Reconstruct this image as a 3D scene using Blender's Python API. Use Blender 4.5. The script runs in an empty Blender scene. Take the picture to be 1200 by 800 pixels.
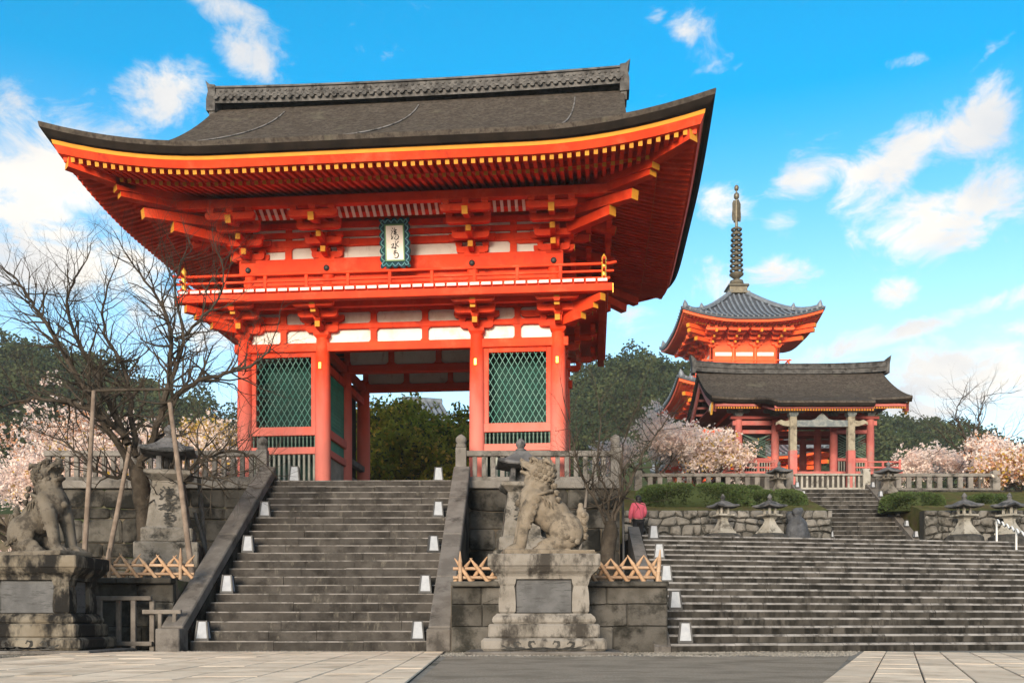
import bpy, bmesh, math, random
from mathutils import Vector, Matrix, Euler, noise
R = math.radians
PI = math.pi
sc = bpy.context.scene
col = sc.collection
rnd = random.Random(7)

# ------------------------------------------------------------------ camera
HC, FPX, HY = 0.61, 1100.0, 728.0          # eye height, focal length and horizon row of the photograph
cam = bpy.data.cameras.new('camera')
camo = bpy.data.objects.new('camera', cam)
col.objects.link(camo)
camo.location = (0, 0, HC)
camo.rotation_euler = (R(90), 0, 0)
cam.sensor_width = 36
cam.lens = FPX / 1200 * 36
cam.shift_y = (HY - 400) / 1200
cam.clip_end = 3000
sc.camera = camo

def P(px, py, Y):
    """a pixel of the photograph and a distance -> a point of the place"""
    return Vector(((px - 600) / FPX * Y, Y, HC + (HY - py) / FPX * Y))

# ------------------------------------------------------------------ light
SUN_EL, SUN_AZ = R(14.5), R(-166)            # azimuth measured from +Y towards +X: the sun stands low behind the viewer, a little to the left
sd = Vector((math.sin(SUN_AZ) * math.cos(SUN_EL), math.cos(SUN_AZ) * math.cos(SUN_EL), math.sin(SUN_EL)))
sun = bpy.data.lights.new('sun', 'SUN')
sun.energy = 3.2
sun.angle = R(18)
sun.color = (1.0, 0.87, 0.70)
suno = bpy.data.objects.new('sun', sun)
col.objects.link(suno)
suno.location = (-10, -40, 20)
suno.rotation_euler = (-sd).to_track_quat('-Z', 'Y').to_euler()

sc.view_settings.view_transform = 'Standard'
sc.view_settings.look = 'None'
sc.view_settings.exposure = 1.05
sc.view_settings.gamma = 1
sc.view_settings.use_curve_mapping = False

w = bpy.data.worlds.new('World')
sc.world = w
w.use_nodes = True
wn, wl = w.node_tree.nodes, w.node_tree.links
wn.clear()
def N(t, **k):
    n = wn.new(t)
    for a, b in k.items(): setattr(n, a, b)
    return n
def math_node(op, a, b=None, c=None, clamp=False):
    n = N('ShaderNodeMath', operation=op, use_clamp=clamp)
    for i, x in enumerate((a, b, c)):
        if x is None: continue
        if isinstance(x, (int, float)): n.inputs[i].default_value = x
        else: wl.new(x, n.inputs[i])
    return n.outputs[0]
out = N('ShaderNodeOutputWorld')
bg = N('ShaderNodeBackground')
bg.inputs[1].default_value = 0.13
sky = N('ShaderNodeTexSky', sky_type='NISHITA')
sky.sun_disc = False
sky.sun_elevation = SUN_EL
sky.sun_rotation = SUN_AZ
sky.altitude = 100
sky.air_density = 1.0
sky.dust_density = 0.6
sky.ozone_density = 2.2
hs = N('ShaderNodeHueSaturation')
hs.inputs['Hue'].default_value = 0.484
hs.inputs['Saturation'].default_value = 1.5
hs.inputs['Value'].default_value = 1.15
wl.new(sky.outputs[0], hs.inputs['Color'])   # its saturation follows the height above the horizon, set below
tc = N('ShaderNodeTexCoord')
sep = N('ShaderNodeSeparateXYZ')
wl.new(tc.outputs['Generated'], sep.inputs[0])
az = math_node('ARCTAN2', sep.outputs[0], sep.outputs[1])
el = math_node('ARCSINE', sep.outputs[2])
satr = N('ShaderNodeMapRange', interpolation_type='SMOOTHSTEP')
satr.inputs['From Min'].default_value = 0.12; satr.inputs['From Max'].default_value = 0.62
satr.inputs['To Min'].default_value = 0.85; satr.inputs['To Max'].default_value = 1.58
wl.new(el, satr.inputs['Value']); wl.new(satr.outputs[0], hs.inputs['Saturation'])
comb = N('ShaderNodeCombineXYZ')
wl.new(az, comb.inputs[0]); wl.new(el, comb.inputs[1])
# cumulus and streaks: (px, py, half width px, half height px, tilt deg, strength) seen in the photograph
CL = [(30, 215, 130, 75, -25, 1.0), (60, 300, 170, 60, 0, .9), (110, 280, 140, 50, 10, .6), (15, 150, 40, 50, 0, .8), (195, 105, 62, 34, -8, .95), (288, 62, 44, 26, 20, .8),
      (250, 6, 60, 18, 10, .7), (945, 208, 55, 24, -5, .9), (1060, 178, 85, 36, -25, 1.0), (1140, 150, 66, 46, -35, 1.0),
      (1115, 250, 105, 42, -12, 1.0), (1042, 345, 34, 18, 0, .8), (905, 318, 52, 22, 0, .75), (860, 245, 40, 30, 0, .55),
      (850, 330, 60, 30, 0, .6), (915, 262, 30, 22, 0, .7), (800, 32, 26, 14, 0, .65), (770, 14, 16, 12, 0, .5),
      (1065, 72, 30, 9, 0, .6), (1150, 72, 30, 8, -30, .5), (1070, 385, 170, 13, -11, .85), (1120, 450, 190, 60, 0, .95),
      (1010, 425, 60, 22, -15, .6), (950, 480, 260, 40, 0, .7), (740, 372, 70, 22, 0, .4), (240, 380, 120, 45, 0, .7)]
field = None
for (px, py, hw, hh, tilt, st) in CL:
    dx, dy = (px - 600) / FPX, (HY - py) / FPX
    a0, e0 = math.atan2(dx, 1), math.atan2(dy, math.hypot(1, dx))
    c = math.cos(a0)
    mp = N('ShaderNodeMapping', vector_type='TEXTURE')
    mp.inputs['Location'].default_value = (a0, e0, 0)
    mp.inputs['Rotation'].default_value = (0, 0, R(-tilt))
    mp.inputs['Scale'].default_value = (hw / FPX * c * 1.05, hh / FPX * c * 1.05, 1)
    wl.new(comb.outputs[0], mp.inputs['Vector'])
    ln = N('ShaderNodeVectorMath', operation='LENGTH')
    wl.new(mp.outputs[0], ln.inputs[0])
    mr = N('ShaderNodeMapRange', interpolation_type='SMOOTHSTEP')
    mr.inputs['From Min'].default_value = 1.45
    mr.inputs['From Max'].default_value = 0.1
    mr.inputs['To Max'].default_value = st
    wl.new(ln.outputs['Value'], mr.inputs['Value'])
    field = mr.outputs[0] if field is None else math_node('MAXIMUM', field, mr.outputs[0])
# unseen clouds continue the sky outside the view, thickened for neutral fill light
far = N('ShaderNodeTexNoise')
far.inputs['Scale'].default_value = 3.2
far.inputs['Detail'].default_value = 2
wl.new(tc.outputs['Generated'], far.inputs['Vector'])
fr = N('ShaderNodeMapRange', interpolation_type='SMOOTHSTEP')
fr.inputs['From Min'].default_value = 0.42; fr.inputs['From Max'].default_value = 0.60; fr.inputs['To Max'].default_value = 0.95
wl.new(far.outputs['Fac'], fr.inputs['Value'])
absaz = math_node('ABSOLUTE', az)
outv = N('ShaderNodeMapRange', interpolation_type='SMOOTHSTEP')
outv.inputs['From Min'].default_value = 0.52; outv.inputs['From Max'].default_value = 0.95
wl.new(absaz, outv.inputs['Value'])
elv = N('ShaderNodeMapRange', interpolation_type='SMOOTHSTEP')
elv.inputs['From Min'].default_value = 0.60; elv.inputs['From Max'].default_value = 0.95
wl.new(el, elv.inputs['Value'])
where = math_node('MAXIMUM', outv.outputs[0], elv.outputs[0])
field = math_node('MAXIMUM', field, math_node('MULTIPLY', fr.outputs[0], where))
mp = N('ShaderNodeMapping'); mp.inputs['Scale'].default_value = (1, 1, 1.7)
wl.new(tc.outputs['Generated'], mp.inputs['Vector'])
n1 = N('ShaderNodeTexNoise'); n1.inputs['Scale'].default_value = 15; n1.inputs['Detail'].default_value = 6; n1.inputs['Roughness'].default_value = .66; n1.inputs['Distortion'].default_value = .5
wl.new(mp.outputs[0], n1.inputs['Vector'])
dens = math_node('MULTIPLY_ADD', field, 0.62, math_node('MULTIPLY_ADD', n1.outputs['Fac'], 1.5, -0.75))
cm = N('ShaderNodeMapRange', interpolation_type='SMOOTHSTEP')
cm.inputs['From Min'].default_value = 0.15; cm.inputs['From Max'].default_value = 0.60
wl.new(dens, cm.inputs['Value'])
n2 = N('ShaderNodeTexNoise'); n2.inputs['Scale'].default_value = 7; n2.inputs['Detail'].default_value = 5
wl.new(mp.outputs[0], n2.inputs['Vector'])
cr = N('ShaderNodeMapRange'); cr.inputs['From Min'].default_value = .35; cr.inputs['From Max'].default_value = .65
wl.new(n2.outputs['Fac'], cr.inputs['Value'])
cc = N('ShaderNodeMix', data_type='RGBA')
cc.inputs[6].default_value = (3.0, 3.1, 3.25, 1)
cc.inputs[7].default_value = (4.5, 4.2, 3.75, 1)
wl.new(cr.outputs[0], cc.inputs[0])
mx = N('ShaderNodeMix', data_type='RGBA')
wl.new(cm.outputs[0], mx.inputs[0]); wl.new(hs.outputs[0], mx.inputs[6]); wl.new(cc.outputs[2], mx.inputs[7])
wl.new(mx.outputs[2], bg.inputs[0]); wl.new(bg.outputs[0], out.inputs[0])

# ------------------------------------------------------------------ materials
MATS = {}
def M(name, c1, c2=None, s=2.0, rough=.75, bump=.15, bs=25., stain=None, ss=.7, st=(.52, .66), stz=1.0, grime=None, rv=0., spec=.3, metal=0., trans=0., vec='pos', wave=None):
    """noise between two colours, an optional stain of its own, a little random tone per object, fine relief"""
    if name.startswith('stone'):                              # cool grey weathered stone
        f_ = lambda c: None if c is None else (c[0]*.80, c[1]*.83, c[2]*.93)
        c1, c2, stain = f_(c1), f_(c2), f_(stain)
    m = bpy.data.materials.new(name); m.use_nodes = True
    n, l = m.node_tree.nodes, m.node_tree.links
    p = n['Principled BSDF']
    p.inputs['Roughness'].default_value = rough
    p.inputs['Specular IOR Level'].default_value = spec
    p.inputs['Metallic'].default_value = metal
    if vec == 'pos':
        g = n.new('ShaderNodeNewGeometry').outputs['Position']
    else:
        g = n.new('ShaderNodeTexCoord').outputs['Object']
    def noi(scale, det=4, zs=1.0, rgh=.6):
        t = n.new('ShaderNodeTexNoise'); t.inputs['Scale'].default_value = scale; t.inputs['Detail'].default_value = det; t.inputs['Roughness'].default_value = rgh
        if zs != 1.0:
            mp = n.new('ShaderNodeMapping'); mp.inputs['Scale'].default_value = (1, 1, zs); l.new(g, mp.inputs['Vector']); l.new(mp.outputs[0], t.inputs['Vector'])
        else: l.new(g, t.inputs['Vector'])
        return t.outputs['Fac']
    def rng(f, a, b):
        r = n.new('ShaderNodeMapRange'); r.interpolation_type = 'SMOOTHSTEP'; r.inputs['From Min'].default_value = a; r.inputs['From Max'].default_value = b; l.new(f, r.inputs['Value']); return r.outputs[0]
    def mix(f, a, b):
        x = n.new('ShaderNodeMix'); x.data_type = 'RGBA'
        for i, v in ((0, f), (6, a), (7, b)):
            if hasattr(v, 'links'): l.new(v, x.inputs[i])
            elif isinstance(v, tuple): x.inputs[i].default_value = (*v, 1) if len(v) == 3 else v
            else: x.inputs[i].default_value = v
        return x.outputs[2]
    c = mix(rng(noi(s), .34, .66), c1, c2 or c1)
    if stain: c = mix(rng(noi(ss, 5, stz, .68), *st), c, stain)
    if grime: c = mix(rng(noi(grime[1], 4, .35, .7), .56, .78), c, grime[0])
    if rv:
        oi = n.new('ShaderNodeObjectInfo')
        r = n.new('ShaderNodeMapRange'); r.inputs['To Min'].default_value = 1 - rv; r.inputs['To Max'].default_value = 1 + rv
        l.new(oi.outputs['Random'], r.inputs['Value'])
        v = n.new('ShaderNodeVectorMath'); v.operation = 'SCALE'; l.new(c, v.inputs[0]); l.new(r.outputs[0], v.inputs['Scale']); c = v.outputs[0]
    l.new(c, p.inputs['Base Color'])
    if bump:
        b = n.new('ShaderNodeBump'); b.inputs['Strength'].default_value = bump; b.inputs['Distance'].default_value = .02
        l.new(noi(bs, 3), b.inputs['Height']); l.new(b.outputs[0], p.inputs['Normal'])
    if trans:
        tr = n.new('ShaderNodeBsdfTranslucent'); l.new(c, tr.inputs['Color'])
        ms = n.new('ShaderNodeMixShader'); ms.inputs[0].default_value = trans
        l.new(p.outputs[0], ms.inputs[1]); l.new(tr.outputs[0], ms.inputs[2]); l.new(ms.outputs[0], n['Material Output'].inputs[0])
    MATS[name] = m
    return m

VER = (.67, .050, .012)
M('vermilion', VER, (.53, .036, .010), 1.6, .65, .12, 40, stain=(.69, .095, .04), ss=1.1, st=(.5, .76), grime=((.30, .026, .012), 2.3), rv=.10, spec=.12)
M('vermilion_dark', (.68, .052, .014), (.62, .044, .012), 1.2, .6, .08, 30, rv=.07, spec=.2)
M('white_plaster', (.70, .665, .61), (.64, .60, .54), 1.5, .9, .05, 30, stain=(.54, .46, .39), ss=1.3, st=(.5, .75), grime=((.44, .33, .28), 3.0), spec=.1)
M('ochre', (.52, .215, .018), (.45, .185, .016), 3, .6, .05, rv=.08, spec=.15)
M('gold', (.80, .46, .07), (.70, .38, .05), 3, .35, .05, metal=.4)
M('black_iron', (.02, .02, .022), (.03, .03, .03), 5, .5, .1)
M('bark_thatch', (.060, .049, .040), (.088, .074, .061), 3.5, 1.0, 1.0, 55, stain=(.036, .030, .025), ss=9, st=(.42, .66), grime=((.105, .095, .070), 1.1), spec=.03)
M('bark_edge', (.016, .013, .011), (.026, .020, .016), 2, 1.0, .6, 60, spec=.03)
M('ridge_tile', (.052, .050, .048), (.105, .10, .095), 4, .8, .4, 30, stain=(.03, .028, .026), ss=3, rv=.15, spec=.1)
M('green_paint', (.012, .20, .13), (.02, .26, .17), 2, .6, .1)
M('lattice_green', (.07, .20, .16), (.13, .24, .20), 3, .7, .1, rv=.2, spec=.1)
M('baluster_green', (.07, .13, .10), (.12, .16, .13), 3, .8, .1, rv=.2)
M('dark_wood', (.05, .025, .018), (.07, .035, .025), 2, .8, .2)
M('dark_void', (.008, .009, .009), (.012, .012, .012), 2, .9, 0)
M('grey_wood', (.095, .083, .072), (.15, .132, .115), 4, .9, .4, 40, rv=.15, spec=.1)
M('grey_bars', (.20, .21, .18), (.27, .27, .23), 4, .85, .3, rv=.12)
M('stone_step', (.050, .043, .034), (.074, .064, .051), 2.6, .95, .5, 35, stain=(.028, .024, .019), ss=1.6, st=(.44, .66), grime=((.115, .104, .086), 6.0), rv=.20, spec=.08)
M('stone_nosing_worn_skylit', (.17, .148, .118), (.25, .22, .18), 2.0, .95, .3, 40, stain=(.075, .065, .05), ss=3.0, st=(.46, .64), spec=.08)  # worn step edges, paled further for the sky light they catch
M('stone_nosing', (.20, .18, .15), (.29, .265, .225), 2.0, .9, .3, 40, stain=(.085, .076, .062), ss=3.0, st=(.46, .64), spec=.08)  # broad-stair edges: wear and caught sky light both put into the colour
M('stone_big_step', (.040, .035, .027), (.078, .068, .053), 2.0, .95, .5, 35, stain=(.018, .016, .012), ss=3.2, st=(.42, .62), stz=.3, rv=.26, spec=.08)
M('stone_rail', (.125, .108, .086), (.18, .158, .128), 2.5, .9, .6, 45, stain=(.062, .053, .042), ss=1.6, st=(.5, .7), rv=.06, spec=.1)
M('stone_wall', (.052, .046, .034), (.10, .088, .068), 1.6, .95, .7, 20, stain=(.015, .014, .011), ss=1.1, st=(.42, .60), rv=.32, spec=.08)
M('stone_rubble', (.125, .112, .088), (.215, .195, .158), 2.2, .95, .7, 22, stain=(.034, .032, .024), ss=1.8, st=(.48, .64), rv=.32, spec=.08)
M('mortar_dark', (.02, .02, .017), (.035, .033, .028), 3, .95, .4)
M('stone_statue', (.19, .148, .097), (.245, .197, .136), 3.5, .95, .45, 45, stain=(.10, .08, .055), ss=4.5, st=(.47, .66), spec=.08)
M('stone_statue_grey', (.125, .102, .07), (.165, .137, .098), 3.5, .95, .45, 45, stain=(.062, .051, .037), ss=4.5, st=(.46, .64), spec=.08)
M('stone_pedestal', (.195, .167, .126), (.265, .232, .182), 2.0, .92, .5, 35, stain=(.052, .044, .034), ss=2.4, st=(.47, .64), stz=.5, grime=((.03, .027, .022), 3.2), rv=.06, spec=.1)
M('stone_pedestal_old', (.165, .132, .086), (.22, .185, .13), 1.6, .92, .5, 35, stain=(.018, .016, .013), ss=1.5, st=(.40, .56), stz=.45, rv=.1, spec=.1)
M('stain_black', (.022, .021, .019), (.05, .047, .042), 6, .9, .4)
M('slate_panel', (.045, .045, .046), (.075, .075, .076), 3, .6, .3, 50, stain=(.03, .03, .03), ss=3, stz=6)
M('stone_lantern', (.16, .136, .10), (.225, .196, .152), 3, .92, .7, 30, stain=(.038, .034, .026), ss=2.5, st=(.47, .63), rv=.12, spec=.1)
M('stone_lantern_pale', (.30, .27, .205), (.38, .345, .27), 3, .92, .6, 30, stain=(.12, .105, .078), ss=3.5, st=(.5, .66), rv=.1, spec=.1)
M('stone_lantern_dark', (.085, .08, .072), (.15, .14, .125), 3, .92, .8, 25, stain=(.03, .03, .027), ss=2.5, st=(.5, .62), rv=.12)
M('stone_fence', (.155, .136, .108), (.225, .20, .162), 2.5, .92, .5, 35, stain=(.058, .052, .040), ss=2.0, st=(.5, .68), rv=.15, spec=.1)
M('slab_pale', (.58, .455, .335), (.65, .53, .40), 1.4, 1.0, .25, 30, stain=(.44, .345, .25), ss=1.6, st=(.46, .7), grime=((.34, .265, .19), .8), rv=.12, spec=0)
M('gravel_ground', (.15, .135, .112), (.27, .245, .21), 26, 1.0, .25, 60, stain=(.11, .098, .08), ss=.5, st=(.5, .65), spec=0)
M('asphalt', (.19, .157, .12), (.31, .26, .205), 55, 1.0, .25, 90, stain=(.17, .142, .11), ss=.9, st=(.42, .68), spec=0)
M('stone_block', (.075, .066, .050), (.125, .111, .088), 2.0, .95, .6, 25, stain=(.026, .024, .018), ss=1.4, st=(.45, .62), rv=.28, spec=.08)
M('earth', (.07, .055, .04), (.11, .09, .065), 2, .95, .6, 20, stain=(.05, .07, .025), ss=.8)
M('moss_grass', (.055, .060, .022), (.10, .095, .038), 3, 1.0, .8, 40, stain=(.07, .055, .03), ss=1.5, st=(.45, .65), spec=0)
M('bark_tree', (.032, .026, .020), (.062, .050, .039), 4, .95, .8, 30, stain=(.10, .092, .07), ss=4, st=(.6, .72), spec=.05)
M('bark_light', (.12, .095, .07), (.17, .14, .11), 4, .95, .6, 30)
M('bamboo', (.27, .17, .105), (.34, .235, .155), 3, .55, .1, rv=.2, spec=.2)
M('bamboo_cut', (.31, .185, .105), (.37, .24, .145), 3, .6, .1, rv=.15, spec=.2)
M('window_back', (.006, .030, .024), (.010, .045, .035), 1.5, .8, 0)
M('cord', (.03, .022, .018), None, 3, .9, 0)
M('pole_wood', (.13, .098, .076), (.20, .155, .122), 4, .9, .4, 30, spec=.08)
M('paper_white', (.33, .345, .37), (.28, .295, .32), 9, .7, .03, spec=.1)
M('leaf_hedge', (.035, .06, .016), (.06, .095, .022), 6, .8, 0, rv=0, trans=.2)
M('leaf_forest', (.022, .036, .016), (.038, .055, .022), .12, .9, 0, trans=.2, spec=.08)
M('leaf_forest_light', (.045, .060, .024), (.070, .082, .034), .12, .9, 0, trans=.2, spec=.08)
M('leaf_garden', (.19, .21, .022), (.31, .29, .04), .9, .8, 0, trans=.45, spec=.1)
M('leaf_yellow', (.40, .26, .03), (.55, .36, .06), .9, .8, 0, trans=.35)
M('leaf_russet', (.42, .17, .07), (.60, .33, .20), .9, .8, 0, trans=.35)
M('petal', (.84, .69, .64), (.88, .78, .72), 1.2, .9, 0, trans=.5, spec=.05)
M('petal_warm', (.82, .64, .56), (.86, .73, .63), 1.2, .9, 0, trans=.5, spec=.05)
M('hill_soil', (.028, .040, .016), (.04, .052, .02), .1, .95, 0, 2, spec=.05)
M('tile_blue', (.10, .115, .135), (.16, .18, .205), 3, .5, .2, 20, rv=.1)
M('tile_valley', (.04, .045, .055), (.06, .065, .075), 3, .6, .2)
M('bronze', (.10, .085, .06), (.16, .14, .10), 3, .5, .2, metal=.5)
M('pink_wood', (.34, .085, .075), (.42, .12, .10), 2, .75, .15, stain=(.30, .14, .12), ss=1.2, st=(.5, .7), rv=.1)
M('pink_wood_dark', (.20, .04, .035), (.25, .055, .045), 2, .8, .15)
M('pagoda_red', (.78, .10, .018), (.70, .08, .016), 1, .55, .05, rv=.05)
M('pale_wood', (.20, .175, .13), (.28, .25, .19), 4, .85, .2, stain=(.11, .095, .07), ss=3, spec=.1)
M('painted_blue_grey', (.10, .12, .13), (.2, .21, .2), 6, .8, .2)
M('jacket_pink', (.48, .085, .125), (.42, .07, .105), 8, .85, .3, 60)
M('cloth_black', (.012, .012, .014), None, 8, .9, .2)
M('skin', (.55, .33, .23), None, 8, .6, 0)
M('hair_black', (.010, .009, .009), None, 8, .5, .3, 80)
M('steel_white', (.72, .71, .68), (.66, .65, .62), 4, .4, .05)
M('ink', (.010, .010, .010), None, 3, .7, 0)
M('teal_frame', (.004, .040, .042), (.006, .026, .05), 4, .6, .1, spec=.1)
M('frame_light', (.06, .24, .22), (.05, .17, .26), 5, .5, 0)
M('frame_green', (.05, .16, .05), None, 5, .4, 0)
M('bronze_dark_stone', (.035, .037, .042), (.075, .078, .085), 5, .7, .9, 20)

# weathered vermilion of the columns: the paint has faded to pink towards the foot of each post
def faded(name, z0, z1):
    m = MATS['vermilion'].copy(); m.name = name
    n, l = m.node_tree.nodes, m.node_tree.links
    p = n['Principled BSDF']
    src = p.inputs['Base Color'].links[0].from_socket
    g = n.new('ShaderNodeNewGeometry'); s = n.new('ShaderNodeSeparateXYZ'); l.new(g.outputs['Position'], s.inputs[0])
    t = n.new('ShaderNodeTexNoise'); t.inputs['Scale'].default_value = 1.3; t.inputs['Detail'].default_value = 7
    mp = n.new('ShaderNodeMapping'); mp.inputs['Scale'].default_value = (2, 2, .5); l.new(g.outputs['Position'], mp.inputs['Vector']); l.new(mp.outputs[0], t.inputs['Vector'])
    a = n.new('ShaderNodeMath'); a.operation = 'MULTIPLY_ADD'; a.inputs[1].default_value = 3.0; l.new(t.outputs['Fac'], a.inputs[0]); l.new(s.outputs[2], a.inputs[2])
    r = n.new('ShaderNodeMapRange'); r.interpolation_type = 'SMOOTHSTEP'; r.inputs['From Min'].default_value = z1 + 1.5; r.inputs['From Max'].default_value = z0 + 1.5; l.new(a.outputs[0], r.inputs['Value'])
    x = n.new('ShaderNodeMix'); x.data_type = 'RGBA'; l.new(r.outputs[0], x.inputs[0]); l.new(src, x.inputs[6]); x.inputs[7].default_value = (.54, .155, .12, 1)
    l.new(x.outputs[2], p.inputs['Base Color'])
    p.inputs['Roughness'].default_value = .7
    MATS[name] = m
faded('vermilion_faded', 5.6, 9.0)

# ------------------------------------------------------------------ mesh helpers
class MB:
    def __init__(s): s.v, s.f, s.m, s.T = [], [], [], None
    def add(s, vs, fs, mi=0):
        o = len(s.v)
        if s.T is not None: vs = [s.T @ Vector(v) for v in vs]
        s.v += [tuple(v) for v in vs]
        s.f += [tuple(i + o for i in f) for f in fs]
        s.m += [mi] * len(fs)
    def box(s, c, d, rot=None, mi=0):
        x, y, z = d[0] / 2, d[1] / 2, d[2] / 2
        vs = [Vector(q) for q in ((-x,-y,-z),(x,-y,-z),(x,y,-z),(-x,y,-z),(-x,-y,z),(x,-y,z),(x,y,z),(-x,y,z))]
        if rot is not None: vs = [rot @ q for q in vs]
        c = Vector(c)
        s.add([q + c for q in vs], [(0,3,2,1),(4,5,6,7),(0,1,5,4),(1,2,6,5),(2,3,7,6),(3,0,4,7)], mi)
    def b6(s, x0, x1, y0, y1, z0, z1, mi=0):
        s.box(((x0+x1)/2, (y0+y1)/2, (z0+z1)/2), (x1-x0, y1-y0, z1-z0), None, mi)
    def tube(s, pts, rad, n=6, mi=0, caps=True):
        pts = [Vector(p) for p in pts]
        if isinstance(rad, (int, float)): rad = [rad] * len(pts)
        vs, fs = [], []
        up = None
        for i, p in enumerate(pts):
            t = (pts[min(i+1, len(pts)-1)] - pts[max(i-1, 0)])
            if t.length < 1e-9: t = Vector((0, 0, 1))
            t.normalize()
            if up is None: up = t.orthogonal().normalized()
            else:
                up = up - t * up.dot(t)
                up = up.normalized() if up.length > 1e-6 else t.orthogonal().normalized()
            b = t.cross(up)
            for k in range(n):
                a = 2 * PI * k / n
                vs.append(p + (up * math.cos(a) + b * math.sin(a)) * rad[i])
        for i in range(len(pts) - 1):
            for k in range(n):
                k2 = (k + 1) % n
                fs.append((i*n+k, i*n+k2, (i+1)*n+k2, (i+1)*n+k))
        if caps:
            fs.append(tuple(range(n-1, -1, -1))); fs.append(tuple(range((len(pts)-1)*n, len(pts)*n)))
        s.add(vs, fs, mi)
    def lathe(s, prof, n=16, c=(0,0,0), mi=0, a0=0., sq=None):
        """profile of (radius, z); n sides"""
        vs, fs = [], []
        for r, z in prof:
            for k in range(n):
                a = a0 + 2 * PI * k / n
                vs.append(Vector((c[0] + r * math.cos(a), c[1] + r * math.sin(a), c[2] + z)))
        for i in range(len(prof) - 1):
            for k in range(n):
                k2 = (k + 1) % n
                fs.append((i*n+k, i*n+k2, (i+1)*n+k2, (i+1)*n+k))
        fs.append(tuple(range(n-1, -1, -1))); fs.append(tuple(range((len(prof)-1)*n, len(prof)*n)))
        s.add(vs, fs, mi)
    def prism(s, poly, y0, y1, mi=0, axis='y'):
        """polygon in x,z extruded along y (or in y,z along x, or x,y along z)"""
        n = len(poly)
        def mk(a, b, t): return {'y': (a, t, b), 'x': (t, a, b), 'z': (a, b, t)}[axis]
        vs = [mk(a, b, y0) for a, b in poly] + [mk(a, b, y1) for a, b in poly]
        fs = [tuple(range(n)), tuple(range(2*n-1, n-1, -1))] + [(i, i+n, (i+1) % n + n, (i+1) % n) for i in range(n)]
        s.add(vs, fs, mi)
    def ell(s, c, r, rot=None, nu=14, nv=9, mi=0):
        vs, fs = [], []
        for j in range(nv + 1):
            th = PI * j / nv
            for i in range(nu):
                a = 2 * PI * i / nu
                q = Vector((r[0]*math.sin(th)*math.cos(a), r[1]*math.sin(th)*math.sin(a), r[2]*math.cos(th)))
                if rot is not None: q = rot @ q
                vs.append(q + Vector(c))
        for j in range(nv):
            for i in range(nu):
                i2 = (i+1) % nu
                fs.append((j*nu+i, (j+1)*nu+i, (j+1)*nu+i2, j*nu+i2))
        s.add(vs, fs, mi)
    def grid(s, rows, mi=0, close=False):
        """rows of points -> quads"""
        n = len(rows[0]); vs = [p for r in rows for p in r]; fs = []
        for i in range(len(rows) - 1):
            for k in range(n if close else n - 1):
                k2 = (k + 1) % n
                fs.append((i*n+k, i*n+k2, (i+1)*n+k2, (i+1)*n+k))
        s.add(vs, fs, mi)
    def mesh(s, name, mats, smooth=False, fix=True):
        me = bpy.data.meshes.new(name)
        me.from_pydata(s.v, [], s.f)
        if not isinstance(mats, (list, tuple)): mats = [mats]
        for m in mats: me.materials.append(MATS[m])
        if len(mats) > 1: me.polygons.foreach_set('material_index', s.m)
        if fix:
            bm = bmesh.new(); bm.from_mesh(me); bmesh.ops.recalc_face_normals(bm, faces=bm.faces); bm.to_mesh(me); bm.free()
        if smooth:
            me.polygons.foreach_set('use_smooth', [True] * len(me.polygons))
            if smooth is not True:
                try: me.set_sharp_from_angle(angle=R(smooth))
                except Exception: pass
        me.update()
        return me
    def build(s, name, mats, parent=None, smooth=False, fix=True, loc=None, rot=None):
        return put(name, s.mesh(name, mats, smooth, fix), parent, loc, rot)

def put(name, me, parent=None, loc=None, rot=None, scale=None):
    o = bpy.data.objects.new(name, me)
    col.objects.link(o)
    if parent is not None: o.parent = parent
    if loc is not None: o.location = loc
    if rot is not None: o.rotation_euler = rot
    if scale is not None: o.scale = scale
    return o

def thing(name, label, cat, loc=(0,0,0), rz=0., group=None):
    o = put(name, None, None, loc, (0, 0, rz))
    o.empty_display_size = .2
    tag(o, label, cat, group)
    return o
def tag(o, label=None, cat=None, group=None, kind=None):
    if label: o['label'] = label
    if cat: o['category'] = cat
    if group: o['group'] = group
    if kind: o['kind'] = kind
    return o
def copy_tree(o, parent=None):
    c = o.copy(); col.objects.link(c)
    if parent is not None: c.parent = parent
    for ch in list(KIDS(o)): copy_tree(ch, c)
    return c
def KIDS(o): return [x for x in o.children]

CB = {}
def cbox(d, mat, bev=.012):
    """chamfered box mesh, shared between alike pieces"""
    key = (round(d[0], 3), round(d[1], 3), round(d[2], 3), mat, bev)
    if key in CB: return CB[key]
    hx, hy, hz = d[0]/2, d[1]/2, d[2]/2
    b = min(bev, hx*.45, hy*.45, hz*.45)
    V, idx = [], {}
    for sx in (-1, 1):
        for sy in (-1, 1):
            for sz in (-1, 1):
                for ax in range(3):
                    p = [sx*(hx-b), sy*(hy-b), sz*(hz-b)]
                    p[ax] = (sx*hx, sy*hy, sz*hz)[ax]
                    idx[(sx, sy, sz, ax)] = len(V); V.append(p)
    F = []
    S = (-1, 1)
    for ax in range(3):
        o1, o2 = [(1, 2), (2, 0), (0, 1)][ax]
        for s0 in S:
            q = []
            for a, c in ((-1,-1),(1,-1),(1,1),(-1,1)):
                t = [0,0,0]; t[ax] = s0; t[o1] = a; t[o2] = c
                q.append(idx[(*t, ax)])
            F.append(tuple(q))
        for a in S:
            for c in S:
                q = []
                for s0, axx in ((-1, o1), (1, o1), (1, o2), (-1, o2)):
                    t = [0,0,0]; t[ax] = s0; t[o1] = a; t[o2] = c
                    q.append(idx[(*t, axx)])
                F.append(tuple(q))
    for sx in S:
        for sy in S:
            for sz in S: F.append(tuple(idx[(sx,sy,sz,k)] for k in range(3)))
    mb = MB(); mb.add(V, F)
    CB[key] = mb.mesh('box', mat)
    return CB[key]
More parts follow.
